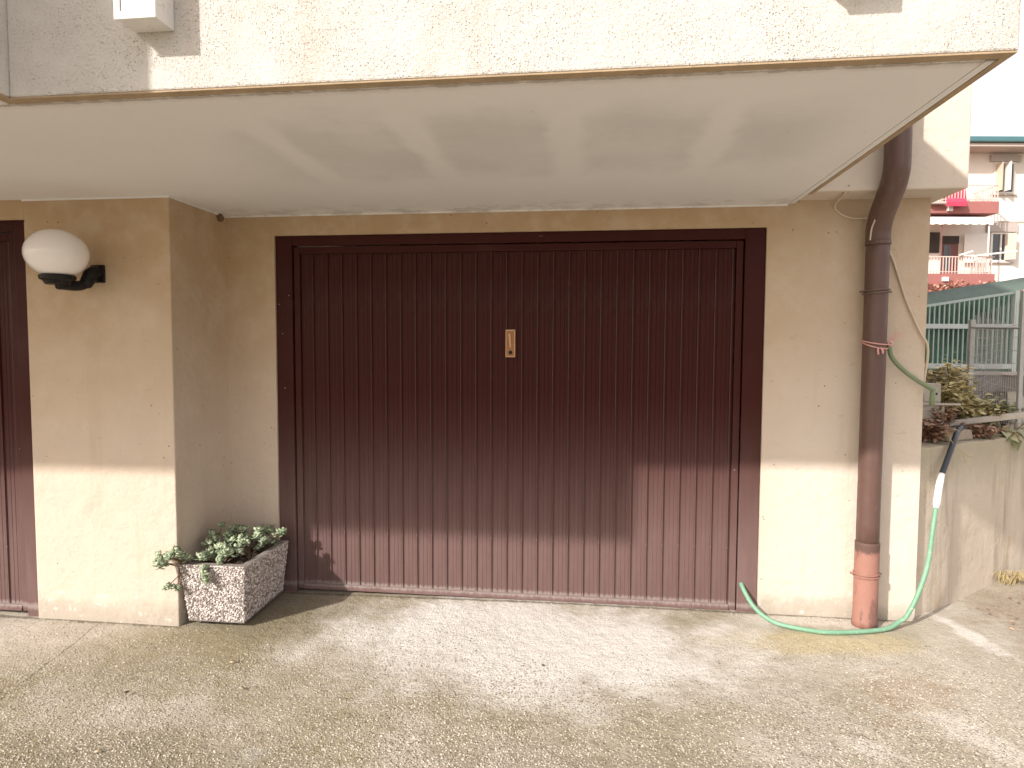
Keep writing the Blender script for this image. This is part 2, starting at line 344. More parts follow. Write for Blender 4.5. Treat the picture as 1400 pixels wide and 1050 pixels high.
# ------------------------------------------------------------------ mesh helpers
class MB:
    def __init__(s): s.v = []; s.f = []
    def poly(s, vs_, fs):
        o = len(s.v); s.v += [tuple(p) for p in vs_]; s.f += [tuple(i+o for i in q) for q in fs]; return s
    def box(s, x0, x1, y0, y1, z0, z1):
        return s.poly([(x0,y0,z0),(x1,y0,z0),(x1,y1,z0),(x0,y1,z0),(x0,y0,z1),(x1,y0,z1),(x1,y1,z1),(x0,y1,z1)],
                      [(0,3,2,1),(4,5,6,7),(0,1,5,4),(1,2,6,5),(2,3,7,6),(3,0,4,7)])
    def hexa(s, lo, hi):
        return s.poly(list(lo)+list(hi), [(0,3,2,1),(4,5,6,7),(0,1,5,4),(1,2,6,5),(2,3,7,6),(3,0,4,7)])
    def tube(s, pts, rad, n=10, cap=True):
        pts = [Vector(p) for p in pts]; k = len(pts); o = len(s.v)
        rads = rad if isinstance(rad, (list, tuple)) else [rad]*k
        d0 = (pts[1]-pts[0]).normalized(); a = Vector((0,0,1)) if abs(d0.z) < .9 else Vector((1,0,0))
        nx = d0.cross(a).normalized()
        for i, p in enumerate(pts):
            d = (pts[min(i+1,k-1)]-pts[max(i-1,0)]).normalized()
            nx = (nx - d*nx.dot(d)).normalized(); ny = d.cross(nx)
            for j in range(n):
                t = 2*math.pi*j/n; q = p+(nx*math.cos(t)+ny*math.sin(t))*rads[i]; s.v.append(tuple(q))
        for i in range(k-1):
            for j in range(n):
                s.f.append((o+i*n+j, o+i*n+(j+1)%n, o+(i+1)*n+(j+1)%n, o+(i+1)*n+j))
        if cap:
            s.f.append(tuple(o+j for j in reversed(range(n)))); s.f.append(tuple(o+(k-1)*n+j for j in range(n)))
        return s
    def lathe(s, prof, c=(0,0,0), n=24, axis='Z'):
        o = len(s.v); k = len(prof)
        for (rr, h) in prof:
            for j in range(n):
                t = 2*math.pi*j/n; a, b = rr*math.cos(t), rr*math.sin(t)
                p = (a, b, h) if axis == 'Z' else (a, h, b)
                s.v.append((p[0]+c[0], p[1]+c[1], p[2]+c[2]))
        for i in range(k-1):
            for j in range(n):
                q = (o+i*n+j, o+i*n+(j+1)%n, o+(i+1)*n+(j+1)%n, o+(i+1)*n+j)
                s.f.append(q if axis == 'Z' else q[::-1])
        return s
    def extr(s, prof, h0, h1, axis='z'):
        # closed 2D profile (x, y) extruded along z
        n = len(prof); o = len(s.v)
        for h in (h0, h1): s.v += [(p[0], p[1], h) for p in prof]
        for j in range(n): s.f.append((o+j, o+(j+1)%n, o+n+(j+1)%n, o+n+j))
        s.f.append(tuple(o+j for j in reversed(range(n)))); s.f.append(tuple(o+n+j for j in range(n)))
        return s
    def mesh(s, name, smooth=False):
        me = bpy.data.meshes.new(name); me.from_pydata(s.v, [], s.f); me.validate(); me.update()
        if smooth: me.polygons.foreach_set('use_smooth', [True]*len(me.polygons))
        return me
    def build(s, name, mat, parent=None, smooth=False, bevel=0, bseg=2):
        me = s.mesh(name, smooth); me.materials.append(M[mat]); return link(name, me, parent, bevel, bseg)
def link(name, me, parent=None, bevel=0, bseg=2):
    o = bpy.data.objects.new(name, me); col.objects.link(o); o.parent = parent
    if bevel:
        b = o.modifiers.new('bevel', 'BEVEL'); b.width = bevel; b.segments = bseg; b.limit_method = 'ANGLE'; b.angle_limit = R(40)
    return o
def tag(o, label, cat=None, group=None):
    o['label'] = label
    if cat: o['category'] = cat
    if group: o['group'] = group
    return o
def empty(name, loc=(0,0,0), label=None, cat=None, group=None, rz=0):
    o = bpy.data.objects.new(name, None); col.objects.link(o); o.location = loc; o.rotation_euler.z = rz
    o.empty_display_size = .1
    if label: tag(o, label, cat, group)
    return o
def struct(o): o['kind'] = 'structure'; return o
def spline(pts, n=8):
    P = [Vector(p) for p in pts]; P = [P[0]*2-P[1]]+P+[P[-1]*2-P[-2]]; out = []
    for i in range(1, len(P)-2):
        for k in range(n):
            t = k/n; a, b, c, d = P[i-1:i+3]
            out.append(.5*((2*b)+(c-a)*t+(2*a-5*b+4*c-d)*t*t+(3*b-a-3*c+d)*t**3))
    out.append(P[-2]); return out

# ------------------------------------------------------------------ ground
def ground_z(x, y):
    return -.022*max(0, min(1, (-x-.2)/1.6))
g = MB(); nx, ny = 150, 110; X0, X1, Y0, Y1 = -9., 9., -11., 2.2
for j in range(ny+1):
    for i in range(nx+1):
        x = X0+(X1-X0)*i/nx; y = Y0+(Y1-Y0)*j/ny
        z = ground_z(x, y)+.010*noise.noise((x*1.3, y*1.3, 0))*min(1, max(0, (-y-.15)/.5))
        if x > 2.2: z += .05*(x-2.2)*max(0, min(1, (y+.3)/.8))
        g.v.append((x, y, z))
for j in range(ny):
    for i in range(nx):
        a = j*(nx+1)+i; g.f.append((a, a+1, a+nx+2, a+nx+1))
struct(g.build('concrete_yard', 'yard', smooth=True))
# worn surface: stones of the mix standing proud of the cement
random.seed(21)
rs_ = np.random.RandomState(21)
TPL = np.array([(math.cos(k*math.pi/3), math.sin(k*math.pi/3), -.25) for k in range(6)]+[(.55*math.cos(k*2.0944+.5), .55*math.sin(k*2.0944+.5), .8) for k in range(3)])
TF = np.array([(0,1,6),(1,7,6),(1,2,7),(2,3,7),(3,8,7),(3,4,8),(4,5,8),(5,6,8),(5,0,6),(6,7,8)])
cand = 150000; ax_ = rs_.uniform(-2.75, 2.7, cand); ay_ = -.28-1.75*rs_.random_sample(cand)**.8
pts_ = []
for x, y, q in zip(ax_, ay_, rs_.random_sample(cand)):
    wear = .42+noise.noise((x*.9+4, y*.9, 2))*.55+noise.noise((x*4, y*4, 5))*.35+(-y-.75)*.65
    if q > wear or (x < -2.0 and y > -.62): continue
    pts_.append((x, y, ground_z(x, y)+.010*noise.noise((x*1.3, y*1.3, 0))*min(1, max(0, (-y-.15)/.5))))
    if len(pts_) >= 52000: break
P_ = np.array(pts_); na = len(P_)
sz = rs_.uniform(.0024, .0056, na)*np.where(rs_.random_sample(na) < .05, 1.4, 1); an = rs_.uniform(0, 6.283, na); ec = rs_.uniform(.6, 1, na); hh = sz*rs_.uniform(.45, .85, na)
lx = TPL[None,:,0]*sz[:,None]; ly = TPL[None,:,1]*(sz*ec)[:,None]; ca_, sa_ = np.cos(an)[:,None], np.sin(an)[:,None]
VV = np.stack([P_[:,0:1]+lx*ca_-ly*sa_, P_[:,1:2]+lx*sa_+ly*ca_, P_[:,2:3]+TPL[None,:,2]*hh[:,None]], -1).reshape(-1, 3)
FF = (TF[None]+(np.arange(na)*9)[:,None,None]).reshape(-1, 3)
am = bpy.data.meshes.new('exposed_aggregate'); am.vertices.add(len(VV)); am.vertices.foreach_set('co', VV.ravel().astype('f'))
am.loops.add(FF.size); am.loops.foreach_set('vertex_index', FF.ravel().astype('i')); am.polygons.add(len(FF)); am.polygons.foreach_set('loop_start', (np.arange(len(FF))*3).astype('i'))
am.polygons.foreach_set('use_smooth', np.ones(len(FF), bool)); am.update(calc_edges=True)
def agg_mat():
    t = NT('aggregate_stones'); gi = t.t.nodes.new('ShaderNodeNewGeometry').outputs['Random Per Island']
    c = t.mix(t.ramp(gi, 0, 1), (.31, .27, .205), (.51, .455, .375)); c = t.mix(t.ramp(t.math('FRACT', t.math('MULTIPLY', gi, 23.1)), .72, .9), c, (.17, .14, .10))
    return t.done(c, .8)
M['agg'] = agg_mat()
am.materials.append(M['agg']); ao = link('exposed_aggregate', am); ao['kind'] = 'stuff'; tag(ao, 'small stones standing proud of the worn concrete yard', 'gravel')
gl = MB().poly([(-400,-400,-.12),(400,-400,-.12),(400,400,-.12),(-400,400,-.12)], [(0,1,2,3)])
struct(gl.build('ground', 'land'))

# ------------------------------------------------------------------ the house
house = empty('house', (0,0,0), 'cream rendered house with brown garage doors beneath a projecting balcony', 'house')
ZS = 2.223
DL, DR, DT = -1.742, 1.026, 2.10
HR = 1.836
wl = MB()
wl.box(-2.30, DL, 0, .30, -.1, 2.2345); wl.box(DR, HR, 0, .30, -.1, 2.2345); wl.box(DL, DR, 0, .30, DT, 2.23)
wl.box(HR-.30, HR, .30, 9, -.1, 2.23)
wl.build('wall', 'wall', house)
pr = MB().box(-2.862, -2.040, -.52, .30, -.1, 2.2165)
pr.build('wall_pier', 'wall', house, bevel=.006)
lt = MB().box(-5.30, -2.862, -.518, .30, 2.115, 2.2165); lt.build('lintel', 'wall', house)
lp = MB().box(-6.4, -5.30, -.52, .30, -.1, 2.2165); lp.build('wall_pier', 'wall', house, bevel=.006)
# back closing wall of both garages, so that no daylight leaks through gaps
bw = MB().box(-6.4, HR-.31, 8.7, 9, -.1, 2.2345); bw.build('back_wall', 'wall', house)
up = MB().box(-6.4, 1.908, -.20, 9.05, 2.235, 5.30); up.build('upper_wall', 'wall_up', house, bevel=.008)
rf = MB().box(-6.9, 2.45, -.85, 9.6, 5.301, 5.50); rf.poly([(-6.9,-.85,5.502),(2.45,-.85,5.502),(2.45,9.6,5.502),(-6.9,9.6,5.502),(-4,4.3,7.0),(-.4,4.3,7.0)],
    [(0,1,5,4),(1,2,5),(2,3,4,5),(3,0,4)]); rf.build('roof', 'roof', house)

# balcony: parapet ring on a slab, stepping further out at the left
PT = 2.94; BR_, BF, WX, WF = 1.185, -1.77, -1.70, -2.32
bal = MB()
bal.box(WX, BR_, BF, BF+.12, ZS, PT)                       # front parapet
bal.box(BR_-.12, BR_, BF+.12, -.203, ZS, PT)               # right return
bal.box(WX-.12, WX, WF, BF+.12, ZS+.0005, PT-.001)              # step
bal.box(-6.4, WX-.12, WF, WF+.12, ZS, PT)                  # deeper front at the left
bal.box(-6.35, BR_-.121, BF+.125, -.205, ZS+.03, ZS+.17)        # slab
bal.box(-6.35, WX-.125, WF+.125, BF+.124, ZS+.03, ZS+.17)
balcony = bal.build('balcony', 'stucco', house, bevel=.006)
cp = MB()
cp.box(WX+.02, BR_+.03, BF-.03, BF+.15, PT+.001, PT+.04); cp.build('coping', 'soffit', balcony)
# soffit plaster sits inside the drip lip
sf = MB(); sf.box(-6.38, BR_-.058, BF+.040, -.0015, ZS-.006, ZS+.0285); sf.box(-6.38, WX-.04, WF+.040, BF+.039, ZS-.006, ZS+.0285)
sf.build('soffit', 'soffit', balcony)
lipm = MB(); lipm.box(BR_-.052, BR_-.028, BF+.05, -.003, ZS-.0045, ZS-.0003); lipm.build('drip_edge', 'soffit', balcony)
M['lip'] = plain('bare_ochre_edge', (.36, .265, .165), .95, .3, 12, .004, 60)
lipm = MB(); lipm.box(WX-.0385, BR_-.003, BF+.003, BF+.038, ZS-.005, ZS-.0003); lipm.box(BR_-.024, BR_-.003, BF+.039, -.21, ZS-.0045, ZS-.0003)
lipm.box(-6.3, WX-.041, WF+.003, WF+.038, ZS-.005, ZS-.0003); lipm.box(WX-.038, WX-.003, WF+.003, BF+.002, ZS-.005, ZS-.0003); lipm.build('drip_edge', 'lip', balcony)
# fillet bead between wall and soffit
fb = MB(); fb.box(-2.039, BR_-.06, -.010, -.0015, ZS-.014, ZS-.0065); fb.build('edge_bead', 'soffit', house)
fb = MB(); fb.box(-2.862, -2.0315, -.529, -.5215, ZS-.015, ZS-.0065); fb.box(-2.0385, -2.031, -.521, -.0105, ZS-.0148, ZS-.0065); fb.build('edge_bead', 'soffit', house)

# ------------------------------------------------------------------ garage doors (a part of the house)
def strip_mesh(p, z0, z1):
    pr_ = [(0,.0),(.024,.0),(.0252,-.0016),(.0266,0),(.047,0),(.0482,-.0016),(.0496,0),(.0675,0),(.0705,-.0065),(.0730,-.0075),(.0785,-.0075),(.0800,.0015),(p-.0008,.0015),(p-.0008,.012),(0,.012)]
    return MB().extr([(a, b) for a, b in pr_], z0, z1)
def garage_door(x0, x1, top, y, label, lock=None, strips=None, fw=(.100, .106), ft=.058):
    # fixed frame
    fm = MB()
    a, b = x0+.001, x1-.001
    fm.box(a, a+fw[0], y, y+.09, -.03, top-.001); fm.box(b-fw[1], b, y, y+.09, -.03, top-.001)
    fm.box(a+fw[0]+.0005, b-fw[1]-.0005, y+.001, y+.09, top-ft, top-.001)
    door = fm.build('garage_door', 'door', house, bevel=.004)
    door['label'] = label
    # leaf frame
    l0, l1 = a+fw[0]+.006, b-fw[1]-.006; lt_ = top-ft-.006
    lf = MB()
    lf.box(l0, l0+.036, y+.012, y+.075, .0, lt_); lf.box(l1-.036, l1, y+.012, y+.075, .0, lt_)
    lf.box(l0+.0365, l1-.0365, y+.013, y+.075, lt_-.040, lt_)
    lf.build('leaf_frame', 'door', door, bevel=.003)
    hm = MB().hexa([(l0+.0365,y+.004,.002),(l1-.0365,y+.004,.002),(l1-.0365,y+.07,.002),(l0+.0365,y+.07,.002)],
                   [(l0+.0365,y+.010,.030),(l1-.0365,y+.010,.030),(l1-.0365,y+.07,.036),(l0+.0365,y+.07,.036)])
    hm.build('bottom_rail', 'door', door, bevel=.002)
    s0, s1 = l0+.037, l1-.037; n = strips; p = (s1-s0)/n
    me = strip_mesh(p, .030, lt_-.0405).mesh('ribbed_panel'); me.materials.append(M['door']); me.materials.append(M['door_worn_lit']); me.polygons[8].material_index = 1
    dj = random.Random(7)
    for i in range(n):
        o = link('ribbed_panel', me, door); o.location = (s0+p*i, y+.030+dj.uniform(-.0008,.0008), 0); o.rotation_euler.z = dj.uniform(-.006,.006)
    bk = MB().box(s0, s1, y+.0435, y+.07, .03, lt_-.041); bk.build('backing_sheet', 'door', door)
    if lock:
        cx, cz = lock; yy = y+.0195
        pl = MB().box(cx-.028, cx+.028, yy-.006, yy, cz-.078, cz+.078); pl.build('lock_plate', 'brass', door, bevel=.004)
        rim = MB()
        for q in ((-.028,-.022,-.078,.078),(.022,.028,-.078,.078),(-.0215,.0215,.070,.078),(-.0215,.0215,-.078,-.071)):
            rim.box(cx+q[0]+.0003, cx+q[1]-.0003, yy-.0085, yy-.0055, cz+q[2], cz+q[3])
        rim.build('plate_rim', 'brass_l', door, bevel=.001)
        hd = MB().hexa([(cx-.004,yy-.013,cz-.022),(cx+.006,yy-.013,cz-.022),(cx+.006,yy-.005,cz-.022),(cx-.004,yy-.005,cz-.022)],
                       [(cx-.011,yy-.016,cz+.056),(cx+.002,yy-.016,cz+.056),(cx+.002,yy-.005,cz+.056),(cx-.011,yy-.005,cz+.056)])
        hd.build('handle', 'brass_l', door, bevel=.002)
        kh = MB().lathe([(0,-.0095),(.008,-.0095),(.011,-.008),(.011,-.005)], (cx, yy, cz-.052), 14, 'Y'); kh.build('keyhole', 'dark', door)
    return door
garage_door(DL, DR, DT, .012, 'dark brown ribbed metal door with small brass lock plate', (-.352, 1.478), 28)
garage_door(-5.30, -2.862, 2.115, -.505, 'neighbouring brown metal door beside the white globe lamp', None, 26, (.075, .075))

# ------------------------------------------------------------------ white boxes on the balcony parapet
def wall_box(cx, z0, label):
    y1 = BF-.0005; d = .09; h = .20; hw = .062
    o = empty('wall_box', (cx, y1, z0), label, 'wall box')
    body = MB().hexa([(-hw,-d+.01,0),(hw,-d+.01,0),(hw,0,0),(-hw,0,0)], [(-hw,-d+.01,h),(hw,-d+.01,h),(hw,0,h),(-hw,0,h)]); body.build('body', 'box', o, bevel=.003)
    fr = MB()
    fr.box(-hw-.003,-hw+.017,-d,-d+.0098,-.003,h+.003); fr.box(hw-.017,hw+.003,-d,-d+.0098,-.003,h+.003)
    fr.box(-hw+.0171,hw-.0171,-d,-d+.0098,-.003,.020); fr.box(-hw+.0171,hw-.0171,-d,-d+.0098,h-.02,h+.003)
    fr.build('frame', 'box', o, bevel=.002)
    pn = MB().box(-hw+.018,hw-.018,-d+.004,-d+.0097,.021,h-.021); pn.build('pane', 'box_pane', o)
    return o
wall_box(-1.205, 2.392, 'weathered white framed box on the balcony parapet near its stepped corner')
wall_box(.755, 2.405, 'white framed box on the balcony parapet above the downpipe side')

# ------------------------------------------------------------------ wall lamp
lamp = empty('wall_lamp', (-2.44,-.52,1.82), 'white opal globe lamp on curved black arm by garage door', 'lamp')
G = Vector((-.052, -.205, .082))
gb = MB(); prof = []
for i in range(25):
    t = -math.pi/2+math.pi*i/24; prof.append((.137*math.cos(t)+1e-5, .118*math.sin(t)))
gb.lathe(prof, tuple(G), 40); gb.build('globe', 'opal', lamp, smooth=True)
hold = MB().lathe([(1e-4,-.150),(.052,-.150),(.062,-.132),(.076,-.126),(.079,-.108),(.070,-.102),(.060,-.098),(.055,-.080)], tuple(G), 28); hold.build('holder', 'black', lamp, bevel=.002)
arm = MB().tube(spline([(0,.0,.008),(0,-.030,.008),(-.003,-.058,-.012),(-.010,-.080,-.050),(-.026,-.120,-.066),(-.052,-.205,-.066)], 6), [.037]*7+[.036]*6+[.032]*6+[.025]*12, 14); arm.build('arm', 'black', lamp, smooth=True)
ro = MB().box(-.040,.040,-.012,-.0005,-.040,.052); ro.build('wall_plate', 'black', lamp, bevel=.004)

# ------------------------------------------------------------------ downpipe
pipe = empty('downpipe', (1.550,-.085,0), 'brown metal downpipe with rusty red foot on the wall corner', 'downpipe')
def bent(zs):
    return [(p[0], p[1], p[2]) for p in zs]
PY = -.0
mp = spline([(0,PY,.40),(0,PY,1.0),(0,PY,1.6),(0,PY,2.03)], 4); MB().tube(mp, .0555, 24).build('pipe_section', 'pipe', pipe, smooth=True)
bend = spline([(0,PY,2.00),(-.002,PY-.004,2.06),(-.004,PY-.035,2.12),(-.006,PY-.10,2.185),(-.008,PY-.165,2.245),(-.010,PY-.20,2.31),(-.010,PY-.203,2.40),(-.010,PY-.203,2.7)], 5)
MB().tube(bend, .0585, 24).build('pipe_section', 'pipe', pipe, smooth=True)
MB().tube([(-.010,PY-.203,2.66),(-.010,PY-.203,5.25)], .0555, 24).build('pipe_section', 'pipe', pipe, smooth=True)
ft_ = MB(); ft_.tube([(0,PY,-.01),(0,PY,.035),(0,PY,.045),(0,PY,.43),(0,PY,.445),(0,PY,.450)], [.062,.062,.059,.059,.060,.057], 28); ft_.build('pipe_foot', 'rust', pipe, smooth=True)['label'] = 'rusty red lower sleeve of the pipe'
jt = MB().tube([(0,PY,1.985),(0,PY,2.004)], .0600, 24); jt.build('joint_collar', 'pipe', pipe)
for z, m_ in ((1.748,'ring'),(.276,'rust')):
    rg = MB()
    for dz in (-.007, .007):
        rg.tube([(.0615*math.cos(a), PY+.0615*math.sin(a), z+dz+.004*math.cos(a)) for a in [2*math.pi*k/28 for k in range(29)]], .004, 6, False)
    rg.tube([(-.058,PY,z),(-.078,PY+.01,z)], .006, 8); rg.tube([(.058,PY,z),(.076,PY+.01,z)], .006, 8)
    rg.tube([(0,PY+.055,z),(0,PY+.088,z)], .008, 8)
    rg.build('pipe_clamp', m_, pipe, smooth=True)
sl = MB().tube(spline([(-.052,-.033,2.005),(-.050,-.042,2.06),(-.046,-.07,2.10)], 5), [.004]*11, 6); sl.build('sealant_drip', 'cable', pipe)

# twine round the pipe, tied to the thin hose
tw = MB(); cx, cy = 1.550, -.085
def ringpts(z0, dz, ph, n=28):
    return [(cx+.060*math.cos(ph+2*math.pi*k/n), cy+.060*math.sin(ph+2*math.pi*k/n), z0+dz*math.sin(2*math.pi*k/n)) for k in range(n+1)]
tw.tube(ringpts(1.490,.012,math.pi*.2), .0034, 6, False); tw.tube(ringpts(1.476,.020,math.pi*.2), .0034, 6, False)
tw.tube(spline([(1.545,-.146,1.462),(1.54,-.152,1.448),(1.543,-.152,1.428)],4), .0052, 6)
tw.tube(spline([(1.555,-.146,1.462),(1.562,-.152,1.448),(1.564,-.152,1.432)],4), .0052, 6)
tw.tube(spline([(1.608,-.10,1.485),(1.618,-.105,1.496),(1.628,-.10,1.482),(1.618,-.10,1.474),(1.608,-.10,1.485)],4), .006, 6)
for k in range(9):
    a = .5+.12*k; tw.tube(spline([(1.618,-.102,1.49),(1.622+.008*k*.6,-.104,1.515+.002*(k%3)),(1.63+.006*k,-.106+.002*(k%3),1.525+.016*((k*5)%4)/2)],4), .0011, 4)
tag(tw.build('twine', 'string', smooth=True), 'pink twine knotted around the brown downpipe', 'twine')
h2 = MB().tube(spline([(1.617,-.095,1.488),(1.621,-.09,1.46),(1.640,-.075,1.415),(1.685,-.06,1.366),(1.735,-.05,1.326),(1.79,-.045,1.288),(1.845,-.04,1.256),(1.868,-.03,1.246)], 6), .0115, 10)
h2.v = [tuple(v) for v in h2.v]
hz = empty('hose_stub', (1.617,-.095,1.2), 'short faded green hose tied to downpipe, running round the wall corner', 'hose')
def child(mb, name, mat, par, **k):
    o = mb.build(name, mat, par, **k); o.matrix_parent_inverse = Matrix.Translation(par.location).inverted(); return o
child(h2, 'hose_length', 'hose_dull', hz, smooth=True)
child(MB().tube([(1.868,-.03,1.252),(1.866,-.03,1.20),(1.865,-.03,1.165)], [.012,.013,.013], 12), 'connector', 'hose_dull', hz, smooth=True)
# cable
ca = MB().tube(spline([(1.345,-.19,2.30),(1.349,-.188,2.236),(1.352,-.10,2.2165),(1.360,-.015,2.20),(1.385,-.012,2.165),(1.43,-.010,2.143),(1.475,-.010,2.136),(1.53,-.010,2.128),(1.60,-.010,2.03),(1.657,-.010,1.919),(1.729,-.010,1.711),(1.80,-.012,1.55),(1.838,-.014,1.48),(1.847,-.004,1.40),(1.844,.01,1.31),(1.843,.02,1.22)], 7), .0062, 8)
tag(ca.build('cable', 'cable', smooth=True), 'thin cream cable looping behind the downpipe down to wall corner', 'cable')
# mud nest in the soffit corner
nb = bmesh.new(); bmesh.ops.create_icosphere(nb, subdivisions=3, radius=.021)
for v in nb.verts: v.co *= 1+.25*noise.noise(v.co*60); v.co.z *= 1.15; v.co += Vector((-2.030,-.075,2.196))
me = bpy.data.meshes.new('mud_nest'); nb.to_mesh(me); me.materials.append(M['mud']); tag(link('mud_nest', me), 'small brown mud nest in the corner under the soffit', 'nest')

# ------------------------------------------------------------------ garden hose on the ground
hp = [(.938,.050,.168),(.942,.005,.150),(.955,-.035,.118),(.988,-.070,.066),(1.035,-.115,.030),(1.105,-.170,.014),(1.239,-.222,.013),(1.345,-.230,.013),(1.523,-.192,.013),(1.640,-.150,.017),(1.705,-.118,.040),(1.752,-.100,.070),(1.810,-.085,.187),(1.865,-.055,.335),(1.898,-.025,.523),(1.925,.010,.615)]
hg = empty('garden_hose', (1.3,-.22,0), 'long garden hose, green with white and black upper lengths, sagging along the ground', 'hose')
child(MB().tube(spline(hp, 8), .0118, 12), 'hose_length', 'hose', hg, smooth=True)['label'] = 'green rubber length'
child(MB().tube(spline([(1.923,.008,.605),(1.940,.030,.66),(1.957,.052,.715),(1.985,.085,.785)], 6), [.0125]*3+[.0175]*13+[.0165]*3, 14), 'hose_sleeve', 'white_pl', hg, smooth=True)['label'] = 'white plastic sleeve'
child(MB().tube(spline([(1.980,.080,.775),(2.012,.110,.823),(2.06,.160,.890),(2.10,.205,.940),(2.16,.29,.985),(2.226,.38,1.006),(2.335,.585,.978)], 6), .0145, 12), 'hose_length', 'hose_black', hg, smooth=True)['label'] = 'black upper length'

# ------------------------------------------------------------------ planter
random.seed(4)
pl = empty('planter', (-1.85,-.28,0), 'tapered exposed pebble concrete planter trough standing beside the brown garage door', 'planter')
def PV(p): return (p[0]+1.85, p[1]+.28, p[2])
bo = [PV(p) for p in [(-1.995,-.500,.004),(-1.688,-.497,.004),(-1.700,-.045,.004),(-2.000,-.040,.004)]]
to = [PV(p) for p in [(-2.030,-.525,.315),(-1.665,-.520,.315),(-1.653,-.060,.318),(-2.033,-.050,.315)]]
cen = Vector((sum(p[0] for p in to)/4, sum(p[1] for p in to)/4, 0))
def inset(P, d): return [(p[0]-math.copysign(d, p[0]-cen.x), p[1]-math.copysign(d, p[1]-cen.y), p[2]) for p in P]
ti = inset(to, .034); di = [(p[0], p[1], .262) for p in inset(to, .040)]
sh = MB().poly(bo+to+ti+di, [(0,3,2,1),(4,5,9,8),(5,6,10,9),(6,7,11,10),(7,4,8,11),(8,9,13,12),(9,10,14,13),(10,11,15,14),(11,8,12,15),(12,13,14,15)])
for q4 in ((0,1,5,4),(1,2,6,5),(2,3,7,6),(3,0,4,7)):
    V4 = [Vector((bo+to)[q]) for q in q4]; o4 = len(sh.v)
    for j in range(7):
        for i in range(7): sh.v.append(tuple(V4[0].lerp(V4[1], i/6).lerp(V4[3].lerp(V4[2], i/6), j/6)))
    for j in range(6):
        for i in range(6): a4 = o4+j*7+i; sh.f.append((a4, a4+1, a4+8, a4+7))
M['shell'] = plain('planter_cement', (.24, .21, .19), .9, .25, 30, .004, 120)
sh.build('trough', 'shell', pl)
peb = MB(); ico = bmesh.new(); bmesh.ops.create_icosphere(ico, subdivisions=1, radius=1); ico.verts.index_update()
iv = [v.co.copy() for v in ico.verts]; ifc = [[v.index for v in f_.verts] for f_ in ico.faces]
def pebble(c, nrm, s, dep):
    t1 = nrm.orthogonal().normalized(); t2 = nrm.cross(t1); a = random.uniform(0, 6.28)
    e1 = (t1*math.cos(a)+t2*math.sin(a))*s*random.uniform(.9, 1.35); e2 = nrm.cross(e1).normalized()*s*random.uniform(.65, .95); e3 = nrm*dep
    peb.poly([c+e1*v.x+e2*v.y+e3*v.z for v in iv], ifc)
for (a, b, c, d), nn in (((0,1,5,4),1150),((1,2,6,5),1350),((2,3,7,6),60),((3,0,4,7),250)):
    V = [Vector((bo+to)[k]) for k in (a, b, c, d)]; nr = (V[1]-V[0]).cross(V[3]-V[0]).normalized()
    cells = []
    for k in range(nn*3):
        s, t = random.uniform(.008,.992), random.uniform(.025,.985)
        p = V[0].lerp(V[1], s).lerp(V[3].lerp(V[2], s), t)
        if all((p-q).length_squared > .0064**2 for q in cells[-400:]) or k > nn*2.2:
            cells.append(p)
        if len(cells) >= nn: break
    for p in cells: pebble(p+nr*.001, nr, random.uniform(.0045, .0078), random.uniform(.003, .0055))
for k in range(240):   # crumbly rim
    e = random.choice(((0,1),(1,2),(1,2),(3,0))); s = random.random(); p = Vector(to[e[0]]).lerp(Vector(to[e[1]]), s)
    pebble(p+Vector((0,0,-.006)), Vector((random.uniform(-.5,.5), random.uniform(-.5,.5), .5)).normalized(), random.uniform(.004,.007), .0045)
def pebble_mat():
    t = NT('river_pebbles'); gi = t.t.nodes.new('ShaderNodeNewGeometry').outputs['Random Per Island']
    c = t.mix(t.ramp(gi, 0, 1), (.36, .30, .275), (.72, .67, .63))
    c = t.mix(t.ramp(t.math('FRACT', t.math('MULTIPLY', gi, 17.3)), .72, .9), c, (.22, .17, .15))
    return t.done(c, .6)
M['pebble'] = pebble_mat()
pe = peb.build('pebble_facing', 'pebble', pl, smooth=True); pe['kind'] = 'stuff'
so_ = MB(); n = 14
for j in range(n+1):
    for i in range(n+1):
        a = Vector(di[0]).lerp(Vector(di[1]), i/n).lerp(Vector(di[3]).lerp(Vector(di[2]), i/n), j/n); a.z = .275+.012*noise.noise(a*18); so_.v.append(tuple(a))
for j in range(n):
    for i in range(n): a = j*(n+1)+i; so_.f.append((a, a+1, a+n+2, a+n+1))
so_.build('soil', 'soil', pl, smooth=True)

# stonecrop plants: stems with rosettes of fleshy leaves
def rosette(seed, nleaf=17):
    rnd = random.Random(seed); mb = MB()
    for k in range(nleaf):
        a = k*2.39996+rnd.uniform(-.2, .2); t = k/nleaf
        el = R(85-75*t*rnd.uniform(.85, 1.1)-(25 if t > .8 else 0)); L = .012+.014*min(1, t*1.5)*rnd.uniform(.85, 1.15); W = L*.40
        d = Vector((math.cos(a)*math.cos(el), math.sin(a)*math.cos(el), math.sin(el))); sx = Vector((-math.sin(a), math.cos(a), 0)); up_ = sx.cross(d)*-1
        base = Vector((0,0,-.006*t)); m_ = base+d*L*.62+up_*L*.04; tip = base+d*L+up_*L*.14
        mb.poly([base-sx*W*.35, base+sx*W*.35, m_+sx*W, m_-sx*W, tip, m_-up_*W*.55, base-up_*W*.25],
                [(0,1,2,3),(3,2,4),(1,6,5,2),(6,0,3,5),(2,5,4),(5,3,4)])
    me_ = mb.mesh('rosette', True); me_.materials.append(M['sedum']); return me_
ROS = [rosette(s) for s in range(5)]
